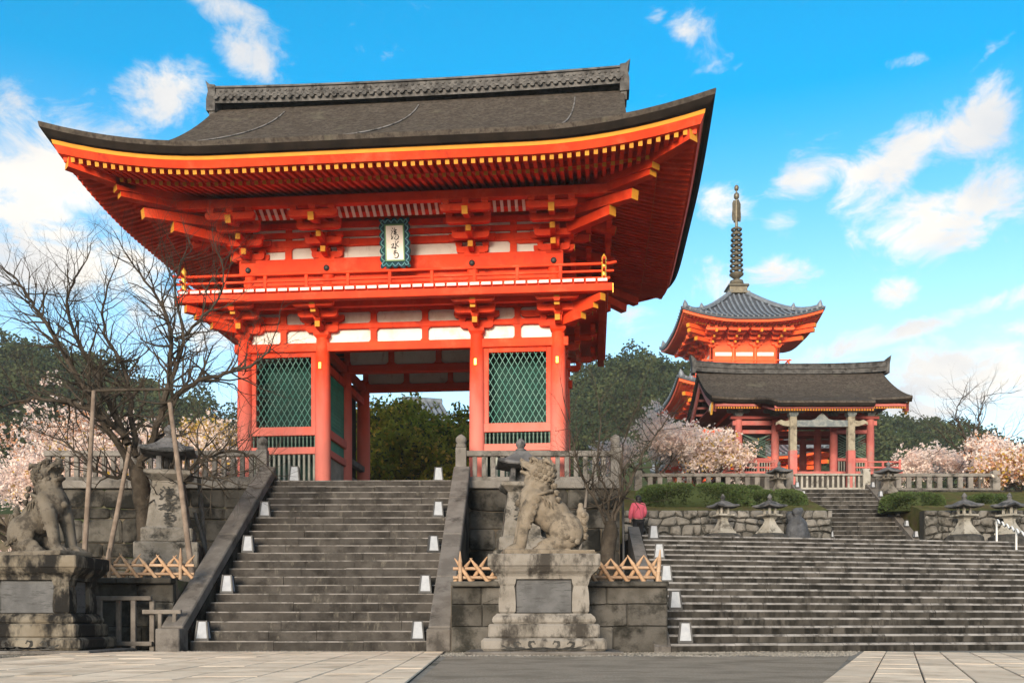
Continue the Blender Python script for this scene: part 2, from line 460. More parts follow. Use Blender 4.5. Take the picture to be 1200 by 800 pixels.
def bx(name, mat, parent, x0, x1, y0, y1, z0, z1, bev=.012, rot=None):
    me = cbox((x1-x0, y1-y0, z1-z0), mat, bev)
    return put(name, me, parent, ((x0+x1)/2, (y0+y1)/2, (z0+z1)/2), rot)
def bc(name, mat, parent, c, d, rot=None, bev=.012):
    return put(name, cbox(d, mat, bev), parent, c, rot)
SH = {}
def shared(key, fn):
    if key not in SH: SH[key] = fn()
    return SH[key]
def lerp(a, b, t): return a + (b - a) * t
def nz(x, y=0., z=0.): return noise.noise(Vector((x, y, z)))
# ------------------------------------------------------------------ roofs
class Eave:
    """a rectangular eave line with upturned corners; all roof and soffit layers follow it"""
    def __init__(s, A, B, v0, La, Ll, fl=5.): s.A, s.B, s.v0, s.La, s.Ll, s.fl = A, B, v0, La, Ll, fl
    def H(s, side): return s.A if side % 2 == 0 else s.B
    def lift(s, d): return s.La * max(0., 1 - d / s.Ll) ** 2
    def pt(s, side, pos, o, z, fall=None):
        d = s.H(side) - abs(pos)
        f = max(0., 1 - o / s.fl) if fall is None else fall
        z = z + s.lift(d) * f
        if side == 0: return Vector((pos, s.v0 - (s.B - o), z))
        if side == 1: return Vector((s.A - o, s.v0 + pos, z))
        if side == 2: return Vector((-pos, s.v0 + (s.B - o), z))
        return Vector((-(s.A - o), s.v0 - pos, z))
    def row(s, side, o, z, fall=None, n=28, lim=None):
        h = s.H(side) - o if lim is None else lim
        return [s.pt(side, h * (-1 + 2 * i / n), o, z, fall) for i in range(n + 1)]
    def ring(s, o, z, fall=None, n=28):
        r = []
        for sd in range(4): r += s.row(sd, o, z, fall, n)[:-1]
        return r

RAFT = {}
def rafter_mesh(w_, h_, body, tip):
    k = (w_, h_, body, tip)
    if k not in RAFT:
        mb = MB()
        mb.add([(0,-w_/2,-h_),(0,w_/2,-h_),(0,w_/2,0),(0,-w_/2,0),(1,-w_/2,-h_),(1,w_/2,-h_),(1,w_/2,0),(1,-w_/2,0)],
               [(4,5,6,7),(0,1,5,4),(1,2,6,5),(2,3,7,6),(3,0,4,7)], 0)
        mb.add([(0,-w_/2,-h_),(0,w_/2,-h_),(0,w_/2,0),(0,-w_/2,0)], [(0,3,2,1)], 1)
        RAFT[k] = mb.mesh('rafter', [body, tip], fix=False)
    return RAFT[k]
def beam_between(name, me, parent, p0, p1):
    d = Vector(p1) - Vector(p0)
    o = put(name, me, parent, p0)
    q = d.to_track_quat('X', 'Z')
    o.rotation_euler = q.to_euler()
    o.scale = (d.length, 1, 1)
    return o
def rafters(E, name, parent, sides, pitch, o0, z0, o1, z1, me, inner):
    """parallel rafters from tip offset o0 to inner offset o1, cut at the hip line"""
    for sdn in sides:
        h = E.H(sdn)
        n = int((h - o0 - .12) / pitch)
        for i in range(-n, n + 1):
            pos = i * pitch
            lim = h - abs(pos)                      # the hip is where offset == distance to the corner
            oe = min(o1, lim)
            if oe - o0 < .12: continue
            t = (oe - o0) / (o1 - o0)
            beam_between(name, me, parent, E.pt(sdn, pos, o0, z0), E.pt(sdn, pos, oe, lerp(z0, z1, t)))

def hijiki(L, h, w_, mat):
    def mk():
        c = min(.75 * h, L * .3)
        pl = [(-L/2, h), (-L/2, .5*h)]
        for k in range(1, 5):
            a = k / 4 * PI / 2
            pl.append((-L/2 + c * (1 - math.cos(a)), .5*h - .5*h * math.sin(a)))
        for k in range(4, 0, -1):
            a = k / 4 * PI / 2
            pl.append((L/2 - c * (1 - math.cos(a)), .5*h - .5*h * math.sin(a)))
        pl += [(L/2, .5*h), (L/2, h)]
        mb = MB(); mb.prism(pl, -w_/2, w_/2)
        return mb.mesh('bracket_arm', mat)
    return shared(('hj', round(L, 3), h, w_, mat), mk)
def masu(a, h, mat):
    def mk():
        mb = MB()
        b = a * .68
        mb.add([(-b/2,-b/2,0),(b/2,-b/2,0),(b/2,b/2,0),(-b/2,b/2,0),
                (-a/2,-a/2,.45*h),(a/2,-a/2,.45*h),(a/2,a/2,.45*h),(-a/2,a/2,.45*h),
                (-a/2,-a/2,h),(a/2,-a/2,h),(a/2,a/2,h),(-a/2,a/2,h)],
               [(0,3,2,1),(0,1,5,4),(1,2,6,5),(2,3,7,6),(3,0,4,7),(4,5,9,8),(5,6,10,9),(6,7,11,10),(7,4,8,11),(8,9,10,11)])
        return mb.mesh('bearing_block', mat)
    return shared(('masu', a, h, mat), mk)
def bracket(parent, x, y, rz, z0, kind, red='vermilion', yel='ochre', k=1.0):
    """a stepped bracket set: bearing blocks, curved arms, painted arm ends; front is -y"""
    root = put('bracket_set', masu(.46*k, .2*k, red), parent, (x, y, z0), (0, 0, rz))
    def arm(L, yy, zz, turn=False): put('bracket_arm', hijiki(L*k, .19*k, .15*k, red), root, (0, yy*k, zz*k), (0, 0, PI/2 if turn else 0))
    def blk(xx, yy, zz): put('bearing_block', masu(.2*k, .13*k, red), root, (xx*k, yy*k, zz*k))
    def cap(yy, zz, h=.17): put('arm_end', cbox((.152*k, .02*k, h*k), yel, .004), root, (0, yy*k, zz*k))
    if kind == 'lower':
        z1, z2 = .2, .5
        arm(1.0, -.05, z1); arm(1.15, 0, z1, True); cap(-.585, z1+.1)
        arm(1.35, -.06, z2); arm(1.2, -.52, z2); arm(2.1, .05, z2, True); cap(-1.01, z2+.1)
        for xx in (-.42, 0, .42): blk(xx, -.06, z1+.19); blk(xx*1.2, -.52, z2+.19)
        blk(0, -.52, z1+.19); arm(1.25, -1.02, z2+.17)
        cap(-1.135, z2+.27, .15); blk(0, -1.04, z2+.1)
    else:
        z1, z2 = .2, .47
        arm(.95, -.1, z1); arm(1.2, 0, z1, True); cap(-.61, z1+.1)
        arm(1.4, -.12, z2+.1); arm(1.1, -.52, z2); arm(2.2, .05, z2, True); cap(-1.06, z2+.1)
        for xx in (-.4, 0, .4): blk(xx, -.1, z1+.19); blk(xx*1.2, -.52, z2+.19); blk(xx*1.4, -1.62, .98)
        arm(1.3, -1.02, .70); arm(1.45, -1.62, .80)
        for xx in (-.55, 0, .55): blk(xx, -1.02, .89)
        me = shared(('tail', red, yel, k), lambda: rafter_mesh(.17*k, .22*k, red, yel))
        beam_between('tail_rafter', me, root, Vector((0, -1.85*k, .86*k)), Vector((0, 0, 1.32*k)))
    return root

# ------------------------------------------------------------------ the great gate
GC = Vector((-3.37, 28.1, 4.6))
GROT = R(-5)
gate = thing('temple_gate', 'two-storeyed vermilion temple gate with a wide dark bark roof above the stone stairs', 'temple gate', GC, GROT)
XC = [-4.75, -2.34, 2.34, 4.75]
YR = [0, 2.5, 5.0]
me_col = MB(); me_col.lathe([(.235, 0), (.235, .8), (.232, 2.6), (.215, 3.9), (.195, 4.38), (.19, 4.42)], 20)
me_col = me_col.mesh('column', 'vermilion_faded', 40)
me_base = MB(); me_base.lathe([(.42, -.02), (.42, .05), (.34, .12), (.3, .13)], 20)
me_base = me_base.mesh('stone_base', 'stone_rail', 40)
for yv in YR:
    for xc in XC:
        c_ = put('column', me_col, gate, (xc, yv, .1))
        put('base_stone', me_base, c_, (0, 0, -.1))
V_, D_, WP = 'vermilion', 'vermilion_dark', 'white_plaster'
def strut_mesh(h, w_, mat):
    def mk():
        f = w_ * .75
        pl = [(-w_/2-f, 0), (w_/2+f, 0), (w_/2+f*.35, h*.06), (w_/2, h*.2), (w_/2, h*.8), (w_/2+f*.35, h*.94), (w_/2+f, h), (-w_/2-f, h), (-w_/2-f*.35, h*.94), (-w_/2, h*.8), (-w_/2, h*.2), (-w_/2-f*.35, h*.06)]
        mb = MB(); mb.prism(pl, -.05, .05); return mb.mesh('strut', mat)
    return shared(('strut', h, w_, mat), mk)
for r_, yv in enumerate(YR):
    red = V_ if r_ == 0 else D_
    bx('tie_beam', red, gate, -5.05, 5.05, yv-.12, yv+.12, 4.12, 4.38, .015)
    if r_ == 0:
        pan = bx('white_wall_band', WP, gate, -4.7, 4.7, .06, .12, 4.36, 5.36, .004)
        bx('wall_beam', V_, gate, -5.0, 5.0, -.07, .13, 4.80, 4.96, .012)
        bx('wall_beam', V_, gate, -5.0, 5.0, -.08, .13, 5.32, 5.46, .012)
        for xs in (-3.55, -.78, .78, 3.55):
            put('strut', strut_mesh(.44, .18, V_), gate, (xs, .0, 4.37)); put('strut', strut_mesh(.38, .18, V_), gate, (xs, .0, 4.95))
    else:
        bx('white_wall_band', WP, gate, -2.2, 2.2, yv+.0, yv+.06, 4.37, 4.9, .004)
        for xs in (-.78, .78, -2.25, 2.25): put('strut', strut_mesh(.52, .18, D_), gate, (xs, yv-.05, 4.375))
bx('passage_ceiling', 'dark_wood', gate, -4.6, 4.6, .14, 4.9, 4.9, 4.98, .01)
for i in range(9): bx('ceiling_batten', D_, gate, -4.6, 4.6, .35+i*.55, .43+i*.55, 4.84, 4.9, .01)
bx('floor_slab', 'stone_rail', gate, -5.6, 5.6, -.55, 5.6, -.05, .03, .02)

# guardian bays: lattice window above a baluster strip
def bay(xa, xb, ya, front=True):
    """built along local x between two columns; front at y=ya"""
    x0, x1 = xa+.2, xb-.2
    m = 'vermilion_faded'
    bx('window_rail', m, gate, x0, x1, ya-.09, ya+.09, 1.62, 1.88, .012)
    bx('window_rail', m, gate, x0, x1, ya-.085, ya+.085, 1.06, 1.27, .012)
    bx('sill_beam', m, gate, x0, x1, ya-.08, ya+.08, .03, .18, .012)
    win = bx('lattice_window', 'window_back', gate, x0, x1, ya+.7, ya+.75, .1, 4.1, .004)  # dark green-black sheet stands in for the shade inside the niche
    fw = .15
    def fr(a, b, c, d): 
        o = bx('window_frame', m, win, a, b, ya-.06, ya+.06, c, d, .01); o.location -= win.location
    fr(x0, x0+fw, 1.88, 4.12); fr(x1-fw, x1, 1.88, 4.12); fr(x0+fw, x1-fw, 3.98, 4.12)
    wx0, wx1, wz0, wz1 = x0+fw, x1-fw, 1.88, 3.98
    # two crossing sets of diagonal bars
    sl = 1.75
    n = 0
    for sgn in (1, -1):
        c = wx0 - (wz1 - wz0) / sl
        while c < wx1 + (wz1 - wz0) / sl:
            # line x = c + sgn*(z-wz0)/sl for sgn>0 ; mirrored for sgn<0
            pts = []
            za, zb = wz0, wz1
            def xat(z): return c + (z - wz0) / sl if sgn > 0 else (wx0 + wx1) - (c + (z - wz0) / sl)
            lo = wx0; hi = wx1
            if sgn > 0: za = max(wz0, wz0 + (lo - c) * sl); zb = min(wz1, wz0 + (hi - c) * sl)
            else: za = max(wz0, wz0 + (lo - c) * sl); zb = min(wz1, wz0 + (hi - c) * sl)
            if zb - za > .06:
                a = Vector((xat(za), ya + .015*sgn, za)); b = Vector((xat(zb), ya + .015*sgn, zb))
                d = b - a
                o = put('lattice_bar', cbox((1, .02, .024), 'lattice_green', .004), win, (a+b)/2 - win.location, d.to_track_quat('X', 'Y').to_euler(), (d.length, 1, 1))
                n += 1
            c += .18
    bal = shared('bal_green', lambda: (lambda mb: (mb.lathe([(.02, 0), (.028, .05), (.018, .09), (.03, .2), (.018, .27), (.028, .31), (.02, .36)], 8), mb.mesh('baluster', 'baluster_green', 50))[1])(MB()))
    k = int((x1 - x0) / .115)
    for i in range(k): put('baluster', bal, gate, (x0 + (i+.5) * (x1-x0)/k, ya, 1.265))
    k = int((x1 - x0) / .145)
    for i in range(k): bc('vertical_bar', 'grey_bars', gate, (x0 + (i+.5) * (x1-x0)/k, ya, .62), (.07, .05, .9))
bay(XC[0], XC[1], .02)
bay(XC[2], XC[3], .02)
# passage side walls
for s in (-1, 1):
    xw = 2.34 * s
    for (z0, z1, th) in ((3.62, 3.86, .1), (1.62, 1.88, .12), (1.06, 1.27, .11)):
        bx('side_rail', V_ if z0 > 3 else 'vermilion_faded', gate, xw-th, xw+th, .2, 2.3, z0, z1)
        bx('side_rail', V_ if z0 > 3 else 'grey_wood', gate, xw-th*.8, xw+th*.8, 2.7, 4.8, z0 if z0 > 3 else z0-.35, (z1 if z0 > 3 else z1-.42))
    bx('side_tie_beam', D_, gate, xw-.11, xw+.11, .12, 4.88, 4.14, 4.36)
    g_ = bx('green_panel', 'green_paint', gate, xw-.03, xw+.03, .22, 2.28, 1.88, 3.62, .004)
    for i in range(14): 
        o = bx('panel_batten', 'green_paint', g_, xw-.045, xw+.045, .26, 2.24, 1.93+i*.12, 1.96+i*.12, .003); o.location -= g_.location
    g_ = bx('green_panel', 'green_paint', gate, xw-.03, xw+.03, .22, 2.28, 1.27, 1.62, .004)
    for i in range(12): bx('vertical_bar', 'grey_bars', gate, xw-.03, xw+.03, .3+i*.165, .43+i*.165, .1, 1.06, .006)
    bx('opening_shade', 'dark_void', gate, xw+s*.25, xw+s*.3, 2.6, 4.9, .05, 4.1, .004)  # near-black sheet painted in place of the shade in the open bay
    # outer flank walls between the corner columns
    xo = 4.75 * s
    for (a, b) in ((.2, 2.3), (2.7, 4.8)):
        bx('flank_boards', 'vermilion_faded', gate, xo-.05, xo+.05, a, b, .05, 4.14, .004)
        for z0 in (.1, 1.1, 2.4, 3.7): bx('flank_rail', 'vermilion_faded', gate, xo-.1, xo+.1, a, b, z0, z0+.2)
        bx('flank_plaster', WP, gate, xo-.04, xo+.04, a, b, 4.38, 4.8, .004)
        bx('flank_plaster', WP, gate, xo-.04, xo+.04, a, b, 4.96, 5.32, .004)
    bx('flank_beam', V_, gate, xo-.1, xo+.1, .13, 4.88, 4.13, 4.37)
    bx('flank_beam', V_, gate, xo-.09, xo+.09, .14, 5.2, 4.80, 4.96)
    bx('flank_beam', V_, gate, xo-.1, xo+.1, .14, 5.2, 5.32, 5.46)
for xc in (XC[1], XC[2], XC[3]):
    bc('gilt_fitting', 'gold', gate, (xc-.02, -.24, 3.66), (.09, .05, .2))

# balcony and its brackets
for xc in XC: bracket(gate, xc, 0, 0, 4.5, 'lower')
for s in (-1, 1):
    for yv in YR: bracket(gate, 4.75*s, yv, PI/2*s, 4.5, 'lower')
    me = rafter_mesh(.2, .2, V_, 'ochre')
    for (ln, z0) in ((.75, 4.88), (1.1, 5.06), (1.3, 5.2)):
        beam_between('corner_arm', me, gate, Vector(((4.75+ln)*s, -ln, z0)), Vector((4.75*s, 0, z0)))
BW, BV0, BV1 = 6.2, -1.45, 6.45
bx('balcony_deck', D_, gate, -BW+.1, BW-.1, BV0+.1, BV1-.1, 5.46, 5.54, .005)
bx('balcony_soffit', V_, gate, -5.85, 5.85, -1.1, .05, 5.40, 5.455, .005)
for (y0, y1) in ((BV0+.05, BV0+.27), (-.72, -.56)): bx('balcony_beam', V_, gate, -BW-.12 if y0 < -1 else -5.6, BW+.12 if y0 < -1 else 5.6, y0, y1, 5.24, 5.455)
for s in (-1, 1):
    bx('balcony_beam', V_, gate, s*BW-.27 if s > 0 else s*BW+.05, s*BW-.05 if s > 0 else s*BW+.27, BV0+.28, BV1, 5.24, 5.455)
def board_mesh(w_):
    def mk():
        mb = MB()
        mb.b6(-w_/2, w_/2, 0, .55, 0, .1, 0); mb.box((0, -.004, .055), (w_*.9, .008, .075), None, 1)
        return mb.mesh('deck_board', [V_, WP])
    return shared(('board', w_), mk)
k = 38
for i in range(k): put('deck_board', board_mesh(.29), gate, (-BW + (i+.5) * 2*BW/k, BV0, 5.47))
for s in (-1, 1):
    for i in range(22): put('deck_board', board_mesh(.31), gate, (BW*s, BV0 + .56 + (i+.5)*(BV1-BV0-.56)/22, 5.47), (0, 0, PI/2*s))
def rail_run(a, b, ext):
    a, b = Vector(a), Vector(b)
    d = (b-a).normalized(); L = (b-a).length
    mb = MB(); mb.tube([a-d*ext+Vector((0,0,.48)), a-d*ext*.3+Vector((0,0,.44)), b+d*ext*.3+Vector((0,0,.44)), b+d*ext+Vector((0,0,.48))], .042, 10)
    mb.build('hand_rail', V_, gate, 50)
    ang = math.atan2(d.y, d.x)
    for zz, hh, e in ((.235, .06, ext*.8), (.035, .07, ext*.5)):
        bc('low_rail', V_, gate, (a+b)/2 + Vector((0,0,zz)), (L+2*e, .07, hh), (0, 0, ang))
    n = max(2, round(L/1.16))
    for i in range(1, n): bc('rail_post', V_, gate, a + d*(L*i/n) + Vector((0,0,.2)), (.095, .085, .4))
zr = 5.57
c0, c1, c2, c3 = (-BW+.12, BV0+.12, zr), (BW-.12, BV0+.12, zr), (BW-.12, BV1-.12, zr), (-BW+.12, BV1-.12, zr)
rail_run(c0, c1, .35); rail_run(c1, c2, .35); rail_run(c3, c0, .35)
mb = MB(); mb.lathe([(.07, 0), (.07, .42), (.085, .43), (.085, .48), (.05, .5), (.075, .56), (.07, .62), (.03, .68), (.005, .72)], 12)
gp = mb.mesh('corner_post', 'gold', 50)
put('corner_post', gp, gate, c0); put('corner_post', gp, gate, c1)
for s in (-1, 1):
    bc('gilt_beam_end', 'gold', gate, (s*(BW+.13), BV0+.16, 5.31), (.02, .21, .27))

# upper storey
XU = [-4.62, -2.2, 2.2, 4.62]
YU = [.12, 2.5, 4.88]
bx('upper_wall', V_, gate, -4.6, 4.6, .14, .2, 5.57, 8.9, .004)
for s in (-1, 1): bx('upper_flank', V_, gate, 4.6*s-.03, 4.6*s+.03, .2, 4.8, 5.57, 8.9, .004)
mb = MB(); mb.lathe([(.175, 5.5), (.175, 6.6), (.16, 6.76)], 18)
me = mb.mesh('upper_column', V_, 40)
for xu in XU: put('upper_column', me, gate, (xu, .12, 0))
for s in (-1, 1):
    for yv in YU[1:]: put('upper_column', me, gate, (4.62*s, yv, 0))
bx('long_beam', V_, gate, -4.9, 4.9, -.1, .14, 6.50, 6.92, .012)
bx('wall_beam', V_, gate, -4.8, 4.8, .02, .14, 7.32, 7.53, .01)
bx('wall_beam', V_, gate, -4.8, 4.8, .04, .14, 7.61, 7.78, .01)
bx('wall_beam', V_, gate, -4.8, 4.8, .02, .14, 7.88, 8.06, .01)
for (z0, z1) in ((6.9, 7.34), (7.52, 7.62), (7.77, 7.89)): bx('white_wall_band', WP, gate, -4.55, 4.55, .11, .138, z0, z1, .003)
for xs in (-3.42, 3.42): put('strut', strut_mesh(.42, .2, V_), gate, (xs, .08, 6.91)); bx('strut', V_, gate, xs-.1, xs+.1, .06, .138, 7.53, 7.9)
mb = MB(); mb.ell((0, 0, 0), (.09, .06, .09), None, 12, 8); nail = mb.mesh('nail_cover', 'black_iron', True)
for xu in XU: put('nail_cover', nail, gate, (xu, -.12, 6.62))
for (xa, xb, mt) in ((-4.1, -3.6, WP), (-3.4, -2.9, 'green_paint'), (-2.75, -2.45, 'green_paint'), (-2.0, -1.7, WP), (-1.5, -1.0, WP), (1.2, 1.65, WP), (2.4, 2.75, WP), (2.9, 3.3, 'green_paint'), (3.4, 3.9, 'green_paint'), (4.0, 4.4, WP), (-.9, 1.0, V_)):
    bx('wall_panel', mt, gate, xa, xb, .1, .139, 5.62, 6.12, .004)
bx('low_beam', V_, gate, -4.8, 4.8, .0, .139, 6.16, 6.36, .01)
for xu in XU: bracket(gate, xu, .12, 0, 6.75, 'upper')
for s in (-1, 1):
    for yv in YU: bracket(gate, 4.62*s, yv, PI/2*s, 6.75, 'upper')
    me = rafter_mesh(.26, .26, V_, 'ochre')
    for (ln, zt, zi) in ((1.7, 7.5, 7.55), (2.3, 7.66, 8.1), (2.75, 8.06, 8.3)):
        beam_between('corner_arm', me, gate, Vector(((4.62+ln)*s, .12-ln, zt)), Vector((4.62*s, .12, zi)))
        beam_between('corner_arm', me, gate, Vector(((4.62+ln)*s, 4.88+ln, zt)), Vector((4.62*s, 4.88, zi)))
# purlins and the cove of white ribs between the wall and the outer purlin
PV = -1.62
bx('eave_purlin', V_, gate, -6.75, 6.75, PV-.11+.12, PV+.11+.12, 7.86, 8.12)
bx('inner_purlin', V_, gate, -5.9, 5.9, -1.0, -.82, 7.86, 8.04)
for s in (-1, 1):
    bx('eave_purlin', V_, gate, s*6.24-.11, s*6.24+.11, PV+.25, 6.5, 7.86, 8.12)
for xa in (-3.4, 0, 3.4):
    n = 6 if xa else 15
    wd = 1.25 if xa else 3.05
    for i in range(n+1):
        xx = xa - wd/2 + i*wd/n
        bc('cove_rib', WP, gate, (xx, -1.17, 7.86), (.085, .05, .50), (R(62), 0, 0), .006)
bx('cove_board', D_, gate, -5.8, 5.8, -1.45, -.1, 8.10, 8.14, .004)

# eaves
GE = Eave(8.8, 6.6, 2.5, .72, 4.75, 5.)
def ztop(t): return 8.5 + .42*t + .039*t*t
def ftop(t): return max(0., 1 - t/3.5) ** 1.5
mb = MB()
mb.grid([GE.ring(o, z) for o, z in ((.215, 8.215), (.235, 8.11))], close=True)
mb.build('eave_board', 'ochre', gate, 30)
mb = MB()
mb.grid([GE.ring(o, z) for o, z in ((.245, 8.115), (.33, 7.94), (.46, 7.94), (.46, 8.0))], close=True)
mb.build('fascia', V_, gate, 30)
mb = MB()
mb.grid([GE.ring(o, z) for o, z in ((.44, 8.005), (1.5, 8.22))], close=True)
mb.grid([GE.ring(o, z) for o, z in ((1.5, 8.22), (1.5, 8.06), (1.38, 8.06), (1.38, 8.2))], close=True)
mb.grid([GE.ring(o, z) for o, z in ((1.5, 8.10), (4.3, 8.86))], close=True)
mb.build('soffit', D_, gate, 30)
ry = rafter_mesh(.105, .135, V_, 'ochre')
rafters(GE, 'flying_rafter', gate, (0, 1, 3), .225, .40, 7.955, 1.48, 8.2, ry, None)
rafters(GE, 'base_rafter', gate, (0, 1, 3), .225, 1.28, 8.05, 4.2, 8.85, ry, None)
hm = rafter_mesh(.3, .34, V_, 'ochre')
for s in (-1, 1):
    for (oa, za, ob, zb) in ((.5, 8.0, 1.75, 8.2), (1.35, 8.0, 4.2, 8.78)):
        p0 = GE.pt(0, s*(8.8-oa), oa, za); p1 = GE.pt(0, s*(8.8-ob), ob, zb)
        beam_between('hip_rafter', hm, gate, p0, p1)

# bark roof
mb = MB()
lo = 2.05
ts = [0, .25, .6, 1.0, 1.5, lo]
mb.grid([GE.ring(t, ztop(t), ftop(t)) for t in ts], 0, True)
for sdn in (1, 3):
    mb.grid([GE.row(sdn, t, ztop(t), ftop(t)) for t in (lo, 2.4, 2.95)], 0)
tu = [lo + (6.6-lo)*i/14 for i in range(15)]
for sdn in (0, 2):
    mb.grid([GE.row(sdn, t, ztop(t), ftop(t), 28, 6.75) for t in tu], 0)
# verge thickness and the gable wall behind it
for s in (-1, 1):
    for sy in (-1, 1):
        a = [Vector((6.75*s, 2.5+sy*(6.6-t), ztop(t)+GE.lift(2.05)*ftop(t))) for t in tu]
        b = [p + Vector((-.02*s, 0, -.42)) for p in a]
        c = [p + Vector((-.3*s, 0, 0)) for p in b]
        mb.grid([a, b, c], 1)
mb.grid([GE.ring(o, z) for o, z in ((0, 8.5), (-.02, 8.47), (.0, 8.36))], 0, True)
mb.grid([GE.ring(o, z) for o, z in ((.0, 8.36), (.06, 8.28), (.12, 8.22), (.3, 8.20))], 1, True)
roof = mb.build('bark_roof', ['bark_thatch', 'bark_edge'], gate, 35)
for s in (-1, 1):
    mb = MB()
    pl = [(2.5 + sy*(6.6-t), ztop(t)-.25) for sy, seq in ((-1, [2.9+(6.6-2.9)*i/6 for i in range(7)]), (1, [6.6-(6.6-2.9)*i/6 for i in range(7)])) for t in seq]
    mb.prism(pl, 5.9*s, 6.0*s, 0, 'x')
    mb.build('gable_wall', V_, roof)
    mb = MB()
    for sy in (-1, 1):
        seq = [2.3+(6.6-2.3)*i/10 for i in range(11)]
        a = [Vector((6.62*s, 2.5+sy*(6.6-t), ztop(t)-.4)) for t in seq]; b = [p+Vector((0, 0, -.45)) for p in a]
        a2 = [p+Vector((-.09*s, 0, 0)) for p in a]; b2 = [p+Vector((-.09*s, 0, 0)) for p in b]
        mb.grid([a, b, b2, a2])
    mb.build('barge_board', V_, roof)
# ridge
RL = 6.72
def zr_(x): return 13.0 + .10 * (abs(x)/RL) ** 2.4
mb = MB()
xs = [-RL + 2*RL*i/30 for i in range(31)]
pr = [(-.30, -.05), (-.30, .18), (-.36, .19), (-.36, .27), (-.26, .28), (-.26, .58), (-.32, .59), (-.30, .68), (-.12, .76), (.12, .76), (.30, .68), (.32, .59), (.26, .58), (.26, .28), (.36, .27), (.36, .19), (.30, .18), (.30, -.05)]
rows = [[Vector((x, 2.5+a*.9, zr_(x)+b*.78)) for a, b in pr] for x in xs]
mb.grid(rows); mb.add(rows[0], [tuple(range(len(pr)))]); mb.add(rows[-1], [tuple(range(len(pr)-1, -1, -1))])
ridge = mb.build('ridge', 'ridge_tile', gate)
mb = MB(); mb.lathe([(.08, 0), (.08, .05), (.06, .052), (.055, .04)], 12)
for v in range(len(mb.v)): x, y, z = mb.v[v]; mb.v[v] = (x, -z, y)
disc = mb.mesh('round_tile', 'ridge_tile', 40)
mb = MB(); mb.lathe([(.05, 0), (.05, .03), (.02, .035)], 10)
for v in range(len(mb.v)): x, y, z = mb.v[v]; mb.v[v] = (x, -z, y)
disc2 = mb.mesh('ridge_stud', 'ridge_tile', 40)
n = 54
for i in range(n):
    x = -RL + .15 + (2*RL-.3)*i/(n-1)
    put('round_tile', disc, ridge, (x, 2.5-.32, zr_(x)+.12))
for j in range(2):
    for i in range(66):
        x = -RL + .15 + (2*RL-.3)*(i+.5*j)/65.5
        put('ridge_stud', disc2, ridge, (x, 2.5-.232, zr_(x)+.28+.10*j))
for s in (-1, 1):
    mb = MB()
    pl = [(-.1, -.30), (.20, -.28), (.20, .1), (.14, .35), (.16, .48), (.22, .70), (.08, .58), (-.1, .55)]
    mb.prism([(x*s, z) for x, z in pl], -.30, .30)
    mb.build('ridge_end', 'ridge_tile', ridge, loc=(RL*s, 2.5, zr_(RL)))
    mb = MB(); mb.box((0, 0, 0), (.2, .5, .5)); mb.build('ridge_foot', 'ridge_tile', ridge, loc=((RL+.02)*s, 2.5, zr_(RL)-.3))
for xa, sh in ((-4.2, -1.9), (.2, -1.9), (5.2, -.5)):
    mb = MB()
    pts = []
    for i in range(11):
        t = 6.1 - 4.6*i/10
        pts.append((xa + sh*(i/10)**2, 2.5-(6.6-t), ztop(t)+.03))
    mb.tube(pts, .022, 5); mb.build('lightning_cable', 'stone_nosing', roof)

# name plaque under the eave
pw, ph = .92, 1.40
plq = thing('name_plaque', 'upright white plaque with black brush characters in a scalloped teal frame', 'plaque', (0,0,0))
mb = MB()
pl = []
def scallop(w_, h_, amp, nx, ny):
    r = []
    for (ax, ay, bx_, by_, n, nxn, nyn) in ((-w_/2, -h_/2, w_/2, -h_/2, nx, 0, -1), (w_/2, -h_/2, w_/2, h_/2, ny, 1, 0), (w_/2, h_/2, -w_/2, h_/2, nx, 0, 1), (-w_/2, h_/2, -w_/2, -h_/2, ny, -1, 0)):
        for i in range(n*6):
            t = i/(n*6)
            a = amp * (abs(math.cos(PI*t*n)) - .5)
            r.append((lerp(ax, bx_, t) + nxn*a, lerp(ay, by_, t) + nyn*a))
    return r
o_ = scallop(pw-.06, ph-.06, .06, 4, 6)
mb.prism(o_, -.04, .04)
pbody = mb.build('plaque_frame', 'teal_frame', plq)
mb = MB()
ln = scallop(pw-.20, ph-.20, .09, 4, 6)
mb.tube([(x, -.05, z) for x, z in ln] + [(ln[0][0], -.05, ln[0][1])], .016, 5)
mb.build('frame_scroll', 'frame_light', plq)
iw, ih = .50, .95
for (a, b, c, d) in ((-iw/2-.04, iw/2+.04, ih/2, ih/2+.04), (-iw/2-.04, iw/2+.04, -ih/2-.04, -ih/2), (-iw/2-.04, -iw/2, -ih/2, ih/2), (iw/2, iw/2+.04, -ih/2, ih/2)):
    bx('inner_frame', 'frame_green', plq, a, b, -.065, -.035, c, d, .006)
bx('plaque_face', WP, plq, -iw/2, iw/2, -.055, -.03, -ih/2, ih/2, .002)
